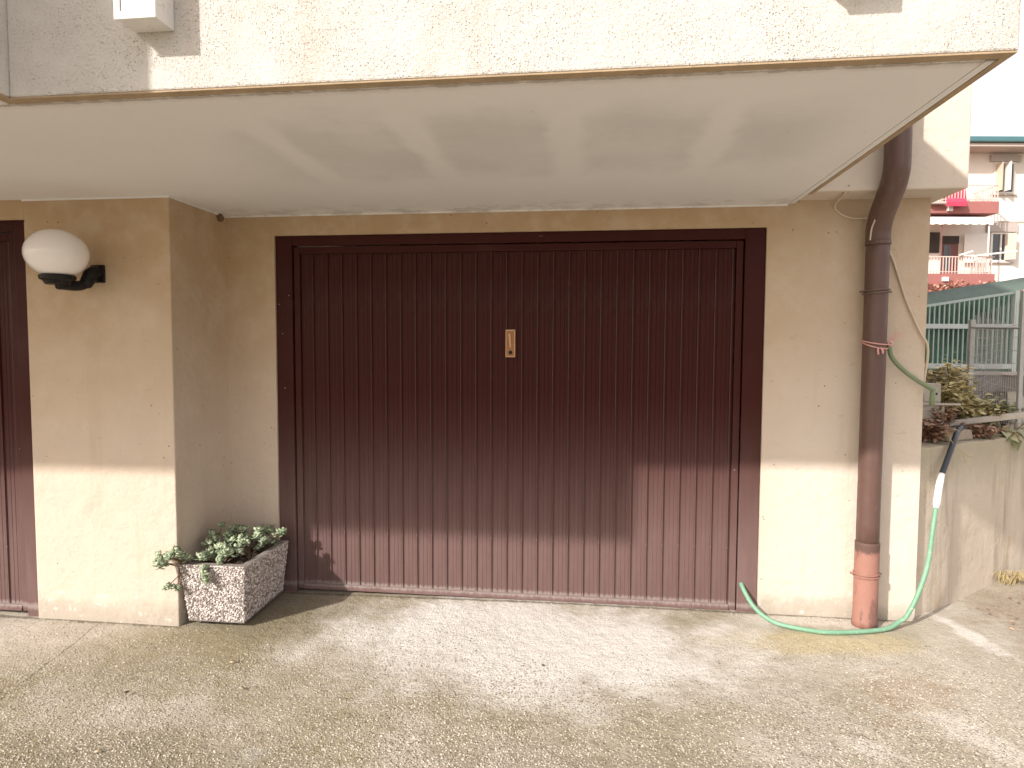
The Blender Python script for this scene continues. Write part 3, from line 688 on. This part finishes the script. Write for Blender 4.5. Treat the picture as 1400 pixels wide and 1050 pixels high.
def stonecrop(base, tips, label, rs=(1.1, 1.6)):
    o = empty('stonecrop_plant', base, label, 'plant')
    st = MB(); rnd = random.Random(int(1000*(base[0]*7+base[1]*13)))
    B = Vector(base)
    for tp in tips:
        T = Vector(tp)-B; mid = T*.5+Vector((rnd.uniform(-.015,.015), rnd.uniform(-.015,.015), -.012+.02*rnd.random()))
        b0 = Vector((rnd.uniform(-.03,.03), rnd.uniform(-.03,.03), -.01))
        if (T-b0).length > .16: b0 = T*.35+Vector((0,0,-.02))*0+Vector((0,0,-T.z*.35)) if False else b0
        st.tube(spline([b0, mid, T], 5), [.0030]*11, 5)
        n_ = 1 if rnd.random() < .4 else 2
        for q in range(n_):
            ro_ = link('rosette', rnd.choice(ROS), o); off = Vector((0,0,0)) if q == 0 else Vector((rnd.uniform(-.022,.022), rnd.uniform(-.022,.022), rnd.uniform(-.014,.004)))
            ro_.location = T+off; s = rnd.uniform(*rs)*(1 if q == 0 else .8); ro_.scale = (s, s, s)
            ro_.rotation_euler = (rnd.uniform(-.5,.5), rnd.uniform(-.5,.5), rnd.uniform(0, 6.28))
    st.build('stems', 'sedum_stem', o, smooth=True)
    return o
rnd = random.Random(12)
def scatter(n, x0, x1, y0, y1, z0, z1): return [(rnd.uniform(x0,x1), rnd.uniform(y0,y1), rnd.uniform(z0,z1)) for _ in range(n)]
stonecrop((-1.985,-.47,.285), [(-2.105,-.575,.378),(-2.085,-.60,.350),(-2.045,-.585,.375),(-2.02,-.565,.400),(-2.07,-.585,.335),(-2.000,-.55,.375),(-2.055,-.57,.362),(-1.99,-.51,.345)], 'grey green stonecrop sprawling over the planter rim past the wall corner')
stonecrop((-2.005,-.50,.285), [(-2.055,-.575,.215),(-2.035,-.562,.205),(-2.015,-.552,.200)], 'small stonecrop shoot dangling down at the planter corner', (.8,1.05))
stonecrop((-1.87,-.47,.285), [(-1.865,-.560,.285),(-1.862,-.562,.255),(-1.850,-.560,.240),(-1.875,-.545,.305)], 'stonecrop trailing over the front rim down the pebble face', (.95,1.3))
stonecrop((-1.86,-.40,.285), scatter(20,-1.95,-1.76,-.50,-.34,.325,.392), 'dense mound of stonecrop rosettes at the front of the planter')
stonecrop((-1.94,-.33,.285), [(-1.955,-.33,.425),(-1.950,-.30,.40),(-1.965,-.28,.40),(-1.935,-.32,.375),(-1.93,-.36,.405),(-1.96,-.37,.38),(-1.94,-.27,.455)], 'tall stonecrop shoots against the cream pier wall', (.9,1.25))
stonecrop((-1.79,-.27,.285), scatter(20,-1.89,-1.72,-.35,-.18,.340,.435), 'bushy middle stonecrop rising highest in the planter')
stonecrop((-1.75,-.14,.285), scatter(10,-1.84,-1.70,-.20,-.09,.330,.405)+[(-1.668,-.10,.372),(-1.675,-.12,.385)], 'stonecrop at the back rim of the planter by the door frame')
dead = MB()
for k in range(70):
    x = rnd.uniform(-1.98,-1.71); y = rnd.uniform(-.47,-.10); a = rnd.uniform(0,6.28); L = rnd.uniform(.02,.06)
    p = Vector((x,y,.283+rnd.random()*.012)); dead.tube([p, p+Vector((math.cos(a)*L*.5, math.sin(a)*L*.5, .012)), p+Vector((math.cos(a)*L, math.sin(a)*L, .003+rnd.random()*.02))], .0016, 4)
dd = dead.build('dead_stems', 'twig', smooth=True); dd['kind'] = 'stuff'; tag(dd, 'dry stems littering the planter soil', 'litter')

# ------------------------------------------------------------------ retaining wall and raised bed at the right
WP = [(1.8365,.040),(2.0,.155),(2.4,.475),(2.84,.815),(3.02,1.02),(3.45,1.72),(4.4,3.32),(6.2,6.4),(8.5,10.5)]
rw = MB()
def offs(P, d):
    out = []
    for i, p in enumerate(P):
        a = Vector(P[max(i-1,0)]); b = Vector(P[min(i+1,len(P)-1)]); t = (b-a).normalized(); nrm = Vector((-t.y, t.x)); out.append(Vector(p)+nrm*d)
    return out
fine = []
sp = spline([(x, y, 0) for x, y in WP], 8); fine = [(p.x, p.y) for p in sp]
inn = offs(fine, .16); k = len(fine)
for i in range(k):
    zt = .925-.012*min(4, (fine[i][0]-1.83))+.006*noise.noise((fine[i][0]*9, 0, 3)); 
    rw.v += [(fine[i][0], fine[i][1], -.1), (fine[i][0], fine[i][1], zt), (inn[i].x, inn[i].y, zt+.004), (inn[i].x, inn[i].y, -.1)]
for i in range(k-1):
    o = i*4; rw.f += [(o, o+4, o+5, o+1), (o+1, o+5, o+6, o+2), (o+2, o+6, o+7, o+3)]
rw.f += [(0,1,2,3), tuple((k-1)*4+j for j in (3,2,1,0))]
tag(rw.build('retaining_wall', 'conc', bevel=.008), 'low stained concrete retaining wall curving away from the house corner', 'wall')
bed = MB(); nb_ = 40
for i in range(nb_+1):
    t = i/nb_; idx = t*(k-1); a = int(min(idx, k-2)); fr_ = idx-a; e = inn[a].lerp(inn[a+1], fr_)-Vector((.02,-.02))*0
    for j in range(13):
        s = j/12; x = 1.838+(e.x-1.838)*s; y = e.y+(1-s)*(.5+t*2); z = .885+.05*noise.noise((x*3, y*3, 1))+.03*s*(1-s)
        bed.v.append((x, y, z-.004))
for i in range(nb_):
    for j in range(12): a = i*13+j; bed.f.append((a, a+13, a+14, a+1))
# close the strip next to the wall foot
struct(bed.build('planting_bed', 'soil', smooth=True))

# loose things in the bed
stn = MB().hexa([(2.14,.33,.922),(2.36,.485,.922),(2.28,.60,.922),(2.06,.45,.922)], [(2.155,.345,.985),(2.35,.49,.980),(2.275,.59,.985),(2.07,.455,.988)])
tag(stn.build('stone_slab', 'stone', bevel=.012), 'flat mossy stone lying on the retaining wall under the black hose', 'stone')
pk = MB().hexa([(2.28,.60,.985),(2.78,.70,1.035),(2.79,.74,1.035),(2.29,.64,.985)], [(2.28,.60,1.020),(2.78,.70,1.075),(2.79,.74,1.075),(2.29,.64,1.020)])
tag(pk.build('wooden_plank', 'wood', bevel=.004), 'pale grey wooden plank edging the planting bed', 'plank')
for q, lb in (((2.33,.66),'short wooden stake holding the hose end of the plank'),((2.755,.755),'short wooden stake behind the fence end of the plank')):
    tag(MB().tube([(q[0],q[1],.80),(q[0],q[1],1.00)], .016, 7).build('wooden_stake', 'wood'), lb, 'stake')
ub = empty('utility_box', (2.09,.47,.86), 'grey utility box half hidden in the shrub by the house corner', 'utility box')
MB().box(-.055,.050,-.04,.04,-.02,.395).build('body', 'util', ub, bevel=.005); MB().box(-.047,.042,-.046,-.0405,.29,.385).build('lid', 'util', ub, bevel=.002)
MB().lathe([(1e-4,-.004),(.006,-.004),(.007,0)], (.02,-.0465,.335), 10, 'Y').build('lock', 'dark', ub)
lg = MB().box(1.99,2.24,.41,.45,1.130,1.140)
tag(lg.build('edging_board', 'wood'), 'thin pale board lying across the bed before the utility box', 'board')
tag(MB().tube([(2.15,.43,.80),(2.15,.43,1.1295)], .010, 6).build('wooden_stake', 'wood'), 'thin stake carrying the pale board near the utility box', 'stake')

def clump(name, label, cat, c, rad, n, L, mat, seed, flat=.5, stems=14, hang=0, stemmat='twig'):
    rnd_ = random.Random(seed); o = empty(name, c, label, cat); mb = MB(); st = MB(); tips = []
    base = Vector((0,0,-rad[2]))
    for k_ in range(stems):
        a = rnd_.uniform(0,6.28); e = rnd_.uniform(.1,1); T = Vector((math.cos(a)*rad[0]*e, math.sin(a)*rad[1]*e, rad[2]*rnd_.uniform(-.2,.95)*(1.15-e*.5)))
        b0 = base+Vector((rnd_.uniform(-.3,.3)*rad[0], rnd_.uniform(-.3,.3)*rad[1], 0))
        pts = spline([b0, (b0+T)*.5+Vector((0,0,rad[2]*.2)), T], 4); st.tube(pts, .003*(L/.04)**.5, 4); tips += pts[3:]
    for k_ in range(n):
        p = rnd_.choice(tips)+Vector((rnd_.gauss(0,.16)*rad[0], rnd_.gauss(0,.16)*rad[1], rnd_.gauss(0,.14)*rad[2]-hang*rnd_.random()*rad[2]))
        d = Vector((rnd_.uniform(-1,1), rnd_.uniform(-1,1), rnd_.uniform(-.5,.6)*(1-flat)-hang*.6)).normalized(); s_ = d.cross(Vector((rnd_.uniform(-.4,.4),rnd_.uniform(-.4,.4),1))).normalized(); nn_ = s_.cross(d)
        l = L*rnd_.uniform(.6,1.3); w_ = l*rnd_.uniform(.28,.42)
        mb.poly([p, p+d*l*.35+s_*w_+nn_*l*.08, p+d*l+nn_*-l*.1, p+d*l*.35-s_*w_+nn_*l*.08, p+d*l*.5], [(0,1,4),(1,2,4),(2,3,4),(3,0,4)])
    mb.build('foliage', mat, o); st.build('stems', stemmat, o)
    return o
clump('shrub', 'yellowish leafy shrub overhanging the grey utility box', 'shrub', (2.25,.64,1.20), (.19,.20,.19), 1500, .042, 'lf_yellow', 1)
clump('shrub', 'dark dull green shrub beside the wire fence post', 'shrub', (2.58,.92,1.06), (.20,.20,.11), 700, .05, 'lf_green', 2)
clump('ground_cover_plant', 'pale yellow green creeping plant behind the wooden plank', 'plant', (2.42,.73,1.075), (.19,.12,.075), 1100, .036, 'lf_yellow', 3)
clump('ivy', 'large leaved ivy spilling over the concrete wall beneath the plank', 'ivy', (2.63,.72,.95), (.16,.09,.10), 120, .080, 'lf_ivy', 4, .5, 10, .6)
clump('ivy', 'ivy sprig with rust coloured leaf above the wooden plank', 'ivy', (2.65,.80,1.07), (.13,.10,.06), 70, .075, 'lf_ivy', 5)
clump('dead_plant', 'reddish brown dead growth at the house corner on the wall', 'plant', (2.02,.33,.99), (.13,.14,.07), 800, .036, 'lf_dry', 6)
clump('dead_plant', 'dry brown leaves under the pale board near the utility box', 'plant', (2.16,.45,1.05), (.13,.08,.08), 500, .036, 'lf_dry', 7)
clump('dead_plant', 'withered brown leaves between stone slab and ivy', 'plant', (2.47,.58,.965), (.15,.07,.05), 500, .032, 'lf_dry', 8)
clump('shrub', 'russet leaved shrub outside the fence post on the retaining wall', 'shrub', (3.16,1.20,1.72), (.09,.10,.10), 160, .045, 'lf_dry', 9)
clump('shrub', 'sparse grey green weeds along the wire fence', 'shrub', (3.15,1.75,1.00), (.35,.45,.13), 380, .05, 'lf_green', 10)
tg = MB().tube(spline([(2.03,.14,1.0),(2.10,.19,.925),(2.17,.21,.87),(2.26,.30,.845)], 5), .0022, 4); tg.tube(spline([(2.13,.20,.90),(2.15,.19,.86),(2.16,.20,.83)],4), .0015, 4)
tag(tg.build('dry_twig', 'straw'), 'thin dry twig hanging across the black hose', 'twig')
# dry grass at the wall foot
gr = MB(); rg_ = random.Random(5)
for k_ in range(46):
    a = rg_.uniform(-2.6,.2); L = rg_.uniform(.08,.17); b = Vector((2.66+rg_.uniform(-.05,.09), .60+rg_.uniform(-.03,.06), .012)); d = Vector((math.cos(a)*.7, math.sin(a)*.5, 0))
    P = spline([b, b+d*L*.4+Vector((0,0,L*.55)), b+d*L+Vector((0,0,L*.35))], 3)
    gr.tube(P, [.0028]*3+[.002]*3+[.0008], 3)
gt = gr.build('dry_grass_tuft', 'straw'); tag(gt, 'tuft of dry yellow grass at the foot of the retaining wall', 'grass')
# crumbs of soil and leaf litter below the wall
lit = MB()
for k_ in range(240):
    x = rg_.uniform(2.25,3.3); y = rg_.uniform(-.25,.75)*(x-1.7)/1.4
    if y > .62*(x-1.8365)-.02: continue
    if rg_.random() > (x-2.1)/.9: continue
    s_ = rg_.uniform(.006,.020); a = rg_.uniform(0,6.28); z = .004+.05*(x-2.2)*max(0, min(1, (y+.3)/.8))*1.0
    d = Vector((math.cos(a),math.sin(a),rg_.uniform(-.1,.3)))*s_; e = Vector((-math.sin(a),math.cos(a),rg_.uniform(-.1,.2)))*s_*.5; c_ = Vector((x,y,z+.004))
    lit.poly([c_-d, c_+e, c_+d, c_-e, c_+Vector((0,0,s_*.35))], [(0,1,4),(1,2,4),(2,3,4),(3,0,4),(3,2,1,0)])
lo_ = lit.build('leaf_litter', 'lf_dry'); lo_['kind'] = 'stuff'; tag(lo_, 'crumbs and leaf litter scattered below the retaining wall', 'litter')
# grit swept against the door and the wall foot
gt_ = MB()
for k_ in range(420):
    if rg_.random() < .7: x = rg_.uniform(-1.6,1.8); y = -.012-abs(rg_.gauss(0,.03)) if x < 1.0 or x > 1.03 else -.03
    else: x = rg_.uniform(-2.86,-2.05); y = -.532-abs(rg_.gauss(0,.03))
    s_ = rg_.uniform(.0015,.0055)*(1.6 if rg_.random() < .06 else 1); a = rg_.uniform(0,6.28); c_ = Vector((x, y, ground_z(x,y)+.0005))
    d = Vector((math.cos(a),math.sin(a),0))*s_; e = Vector((-math.sin(a),math.cos(a),0))*s_*.7
    gt_.poly([c_-d, c_+e, c_+d, c_-e, c_+Vector((0,0,s_*.8))], [(0,1,4),(1,2,4),(2,3,4),(3,0,4),(3,2,1,0)])
go_ = gt_.build('grit', 'agg'); go_['kind'] = 'stuff'; tag(go_, 'grit and crumbs gathered along the foot of door and walls', 'grit')
# single fallen leaves on the yard
def fallen(x, y, s_, mat, label, a):
    p = []; n_ = 8
    for j in range(n_):
        t = 2*math.pi*j/n_; q = Vector((math.cos(t)*s_*(1.25 if j in (0,) else 1), math.sin(t)*s_*.55, .003+.5*s_*abs(math.sin(t))*.5))
        q.rotate(Matrix.Rotation(a, 3, 'Z')); p.append((x+q.x, y+q.y, ground_z(x, y)+.006+q.z))
    p += [(x, y, ground_z(x, y)+.005), (x, y, ground_z(x, y)+.003)]
    mb = MB().poly(p, [(j, (j+1)%n_, n_) for j in range(n_)]+[((j+1)%n_, j, n_+1) for j in range(n_)])
    tag(mb.build('fallen_leaf', mat, smooth=True), label, 'leaf', 'leaves fallen on the yard')
fallen(-1.536,-.869,.014,'leafdry','pale curled leaf on the concrete out from the planter',.3)
fallen(-1.371,-1.083,.013,'leafdry','pale leaf lying furthest from the wall below the planter',-.2)
fallen(-1.656,-1.554,.012,'leafdry','small whitish leaf on the open yard before the wall pier',.8)
fallen(-1.84,-1.168,.012,'leafbrown','dark brown leaf on the yard before the wall pier',.9)
fallen(-.10,-.75,.008,'leafbrown','small brown leaf on the pale concrete before the brown door',.2)

# ------------------------------------------------------------------ wire fence on the retaining wall
fe = empty('wire_fence', (2.98,1.12,.85), 'galvanised wire mesh fence between grey posts on the bed', 'fence')
P1 = Vector((0,0,0)); P2 = Vector((.61,1.71,.02)); P3 = Vector((3.2,5.6,.1)); 
for p, h, w_ in ((P1,1.00,.013),(P2,.86,.022)):
    MB().box(p.x-w_,p.x+w_,p.y-w_,p.y+w_,p.z-.15,p.z+h).build('post', 'galv', fe, bevel=.003)
MB().tube([P1+Vector((0,0,.75)), P2+Vector((0,0,.79))], .008, 8).build('top_rail', 'galv', fe)
ms = MB()
for i in range(9):
    a = P1+Vector((0,-.02,.06+.09*i)); b = P2+Vector((0,-.02,.10+.085*i)); c_ = (a+b)*.5-Vector((0,0,.02)); ms.tube([a,c_,b], .0016, 4)
for i in range(26):
    t = (i+.5)/26; a = P1.lerp(P2, t)+Vector((0,-.02,.02)); ms.tube([a, a+Vector((0,0,.93-.05*t))], .0014, 4)
for i in range(9):
    a = P2+Vector((0,-.02,.10+.085*i)); b = P3+Vector((0,0,.10+.085*i)); ms.tube([a,b], .0016, 4)
for i in range(40):
    t = (i+.5)/40; a = P2.lerp(P3, t)+Vector((0,-.02,.02)); ms.tube([a, a+Vector((0,0,.88))], .0014, 4)
mm = ms.build('wire_mesh', 'wire', fe); mm['kind'] = 'stuff'

# ------------------------------------------------------------------ neighbour's wall, railing and green sheet (frame turned with the street)
RZ = .1206
def street(name, label, cat): return empty(name, (CAM.x, CAM.y, 0), label, cat, None, RZ)
nw = street('boundary_wall', 'low grey boundary wall under the pale green railing', 'wall')
MB().box(3.2,14,8.95,9.25,-.12,1.10).build('wall_body', 'nwall', nw, bevel=.01)
MB().box(3.2,14,8.90,9.30,1.101,1.15).build('coping', 'bgrey', nw, bevel=.01)
ra = street('railing', 'pale green steel railing with vertical bars and a rising top rail', 'railing')
def topz(uu): return 2.04+(uu-5.75)*.157
MB().hexa([(4.6,8.99,topz(4.6)),(6.98,8.99,topz(6.98)),(6.98,9.03,topz(6.98)),(4.6,9.03,topz(4.6))],[(4.6,8.99,topz(4.6)+.035),(6.98,8.99,topz(6.98)+.035),(6.98,9.03,topz(6.98)+.035),(4.6,9.03,topz(4.6)+.035)]).build('top_rail', 'rail', ra)
MB().box(4.6,6.98,8.975,8.998,1.745,1.81).build('middle_rail', 'railflat', ra)
MB().box(4.6,6.98,8.975,8.998,1.19,1.26).build('bottom_rail', 'railflat', ra)
me = MB().box(-.008,.008,9.0,9.016,0,1).mesh('bar'); me.materials.append(M['rail'])
uu = 4.7
while uu < 6.95:
    b = link('bar', me, ra); b.location = (uu, 0, 1.255); b.scale = (1,1,topz(uu)-1.255); uu += .068
MB().box(6.94,7.00,8.97,9.04,1.152,2.27).build('post', 'railflat', ra)
MB().box(5.70,5.75,9.02,9.07,1.152,2.03).build('post', 'railflat', ra)
tp = street('shade_cloth', 'green shade cloth sheet stretched behind the pale railing', 'sheet')
t_ = MB(); nu, nz = 60, 14
for side in (0, 1):
    for j in range(nz+1):
        for i in range(nu+1):
            uu = 4.0+5*i/nu; zt = topz(uu)+.02; z = 1.152+(zt-1.152)*j/nz; t_.v.append((uu, 9.16+.02*side+.03*noise.noise((uu*3, z*3, 0)), z))
for j in range(nz):
    for i in range(nu):
        a = j*(nu+1)+i; t_.f.append((a,a+1,a+nu+2,a+nu+1)); c_ = a+(nu+1)*(nz+1); t_.f.append((c_,c_+nu+1,c_+nu+2,c_+1))
t_.build('sheet', 'tarp', tp, smooth=True)
t_ = MB()
for i in range(nu+1):
    uu = 4.0+5*i/nu; z = topz(uu); t_.v += [(uu,9.17,z+.03),(uu,9.45+.02*noise.noise((uu*2,0,0)),z+.20+.012*noise.noise((uu*4,1,0))),(uu,9.5,z+.03)]
for i in range(nu):
    a = i*3; t_.f += [(a,a+3,a+4,a+1),(a+1,a+4,a+5,a+2)]
t_.build('sheet_fold', 'tarpdark', tp, smooth=True)

# ------------------------------------------------------------------ far apartment building
ab = street('apartment_building', 'pale apartment block with brick red balcony fronts and teal gutter', 'building')
MB().box(11,30,26.0,36,-.12,9.2).build('wall', 'bwall', ab)
rf = MB().box(10.5,30.6,25.1,36.5,9.201,9.33); roof = rf.build('eave', 'bsoff', ab)
MB().box(10.5,30.6,24.98,25.098,9.34,9.55).build('gutter', 'bteal', ab, bevel=.04)
MB().poly([(10.5,25.1,9.50),(30.6,25.1,9.50),(30.6,36.5,9.50),(10.5,36.5,9.50),(14,31,11.3),(27,31,11.3)], [(0,1,5,4),(1,2,5),(2,3,4,5),(3,0,4)]).build('roof', 'roof', ab)
MB().box(19.3,30,25.975,25.999,6.50,6.56).build('string_course', 'bgrey', ab)
def balc(u1, zb, zt, zr, railw):
    b = MB().box(12.5,u1,24.70,25.999,zb,zt).build('balcony', 'bfas', ab)
    MB().box(12.5,u1-.02,24.72,24.76,zr-.04,zr).build('rail', railw, b)
    MB().box(12.5,u1-.02,24.72,24.76,zt+.06,zt+.09).build('rail', railw, b)
    MB().box(u1-.06,u1-.02,24.77,25.99,zr-.04,zr).build('rail', railw, b)
    me_ = MB().box(-.012,.012,24.725,24.75,zt+.001,zr-.041).mesh('baluster'); me_.materials.append(M[railw]); x = 15.3
    while x < u1-.02:
        o_ = link('baluster', me_, b); o_.location = (x,0,0); x += .115
    me_ = MB().box(u1-.05,u1-.03,-.012,.012,zt+.001,zr-.041).mesh('baluster'); me_.materials.append(M[railw])
    for q in range(10):
        o_ = link('baluster', me_, b); o_.location = (0,24.9+.115*q,0)
    return b
b1 = balc(18.33, 6.60, 7.04, 7.67, 'brail'); b2 = balc(18.29, 3.91, 4.33, 4.99, 'brail')
for q in range(3): MB().tube([(16.9+.35*q,24.70,5.02),(17.25+.35*q if q<2 else 18.9,24.45,5.14)], .035, 6).build('folded_awning_arm', 'bframe', b2) if q != 1 else None
MB().box(16.28,16.50,24.62,24.698,4.04,4.20).build('lamp', 'bframe', b2); MB().box(16.35,16.55,24.62,24.698,6.66,6.84).build('lamp', 'bframe', b1)
# white awning with scalloped valance under the upper balcony
aw = MB(); aw.hexa([(13,24.72,6.40),(18.14,24.72,6.40),(18.14,25.98,6.54),(13,25.98,6.54)],[(13,24.72,6.44),(18.14,24.72,6.44),(18.14,25.98,6.58),(13,25.98,6.58)])
o = len(aw.v); nvl = 140
for i in range(nvl+1):
    uu = 13+5.14*i/nvl; aw.v += [(uu,24.70,6.455),(uu,24.69,6.20-.035*abs(math.sin(uu*math.pi/.32)))]
for i in range(nvl): a = o+i*2; aw.f.append((a,a+1,a+3,a+2))
awn = aw.build('awning', 'bawn', ab); MB().tube([(16.27,24.78,4.335),(16.27,24.78,6.40)], .022, 6).build('pole', 'bbrown', awn)
MB().tube([(18.05,24.78,4.335),(18.05,24.78,6.40)], .03, 6).build('pole', 'bframe', awn)
# red awning on the upper balcony
ar = MB().hexa([(16.2,24.45,6.93),(16.93,24.45,6.93),(17.66,25.6,7.72),(16.9,25.6,7.72)],[(16.2,24.45,6.96),(16.93,24.45,6.96),(17.66,25.6,7.75),(16.9,25.6,7.75)]); ar.box(16.2,16.94,24.43,24.449,6.80,6.955)
ra_ = ar.build('awning', 'bred', ab); MB().box(15.6,16.18,24.45,25.0,6.90,6.98).build('cloth', 'bgrey', ra_)
def win(u0_, u1_, z0, z1, openl=True, rshut=False):
    wv = MB(); wv.box(u0_,u1_,25.93,25.999,z1,z1+.07); wv.box(u0_,u1_,25.93,25.999,z0-.07,z0); wv.box(u0_-.07,u0_,25.93,25.999,z0-.07,z1+.07); wv.box(u1_,u1_+.07,25.93,25.999,z0-.07,z1+.07)
    wv.box((u0_+u1_)/2-.03,(u0_+u1_)/2+.03,25.94,25.999,z0+.001,z1-.001)
    o_ = wv.build('window', 'bframe', ab)
    mu = (u0_+u1_)/2
    for a, b in ((u0_+.001,mu-.031),(mu+.031,u1_-.001)): MB().box(a,b,25.985,25.998,z0+.002,z1-.002).build('pane', 'bglass', o_)
    MB().box(u0_-.16,u1_+.16,25.90,25.999,z0-.13,z0-.071).build('sill', 'bgrey', o_)
    # one sash standing open, and the beige shutter folded out
    if openl: MB().box(mu-.08,mu-.03,25.55,25.93,z0,z1).build('sash', 'bframe', o_)
    if rshut: MB().hexa([(mu+.12,25.90,z0),(u1_+.02,25.62,z0),(u1_+.05,25.64,z0),(mu+.15,25.92,z0)],[(mu+.12,25.90,z1),(u1_+.02,25.62,z1),(u1_+.05,25.64,z1),(mu+.15,25.92,z1)]).build('shutter', 'bshut', o_)
    else: MB().box(u0_-.02,u0_+.02,25.60,25.92,z0,z1).build('shutter', 'bshut', o_)
    return o_
win(19.08,19.76,7.69,8.78); win(19.06,19.74,5.02,6.04, False, True)
win(22.2,23.0,7.69,8.78); win(22.2,23.0,5.02,6.04, False, True)
MB().box(18.83,20.01,25.88,25.999,8.86,9.10).build('lintel', 'bgrey', ab); MB().box(18.80,20.0,25.88,25.999,6.12,6.47).build('lintel', 'bgrey', ab)
bd = MB().box(17.05,17.70,25.93,25.999,4.331,5.96).build('balcony_door', 'bbrown', ab); MB().box(17.12,17.40,25.915,25.929,4.6,5.60).build('pane', 'bglass', bd); MB().box(17.05,17.70,25.90,25.929,5.65,5.95).build('shutter_box', 'bdark', bd)
MB().box(17.85,18.75,25.80,25.83,4.9,6.02).build('curtain', 'bawn', ab)
MB().box(16.55,16.95,25.93,25.999,5.3,6.1).build('balcony_window', 'bdark', ab)
MB().box(17.0,17.6,25.93,25.999,7.06,8.95).build('balcony_door', 'bbrown', ab)

def hedge(u0_, u1_, v_, z0, z1, n, L, seed, label):
    rnd_ = random.Random(seed); o_ = street('hedge', label, 'hedge'); mb = MB(); st = MB()
    for k_ in range(n):
        uu = rnd_.uniform(u0_,u1_); tz = z1-.35*noise.noise((uu*1.7,seed,0))-.25+(rnd_.random()**3)*.35; z = z0+(tz-z0)*(1-rnd_.random()**2.2)
        p = Vector((uu, v_+rnd_.uniform(-.35,.35), z)); d = Vector((rnd_.uniform(-1,1),rnd_.uniform(-1,.3),rnd_.uniform(-.6,.8))).normalized(); s_ = d.cross(Vector((rnd_.uniform(-1,1),rnd_.uniform(-1,1),1))).normalized(); l = L*rnd_.uniform(.6,1.4)
        mb.poly([p,p+d*l*.4+s_*l*.35,p+d*l,p+d*l*.4-s_*l*.35], [(0,1,2,3)])
    for k_ in range(30):
        uu = u0_+(u1_-u0_)*(k_+.5)/30; st.tube([(uu,v_,-.1),(uu+.1,v_,z1*.5),(uu,v_,z1-.5)], .03, 5)
    mb.build('foliage', 'lf_red', o_); st.build('stems', 'twig', o_)
hedge(10.5,18.6,22,.6,3.64,6000,.13,3,'red leaved hedge in front of the apartment balconies')
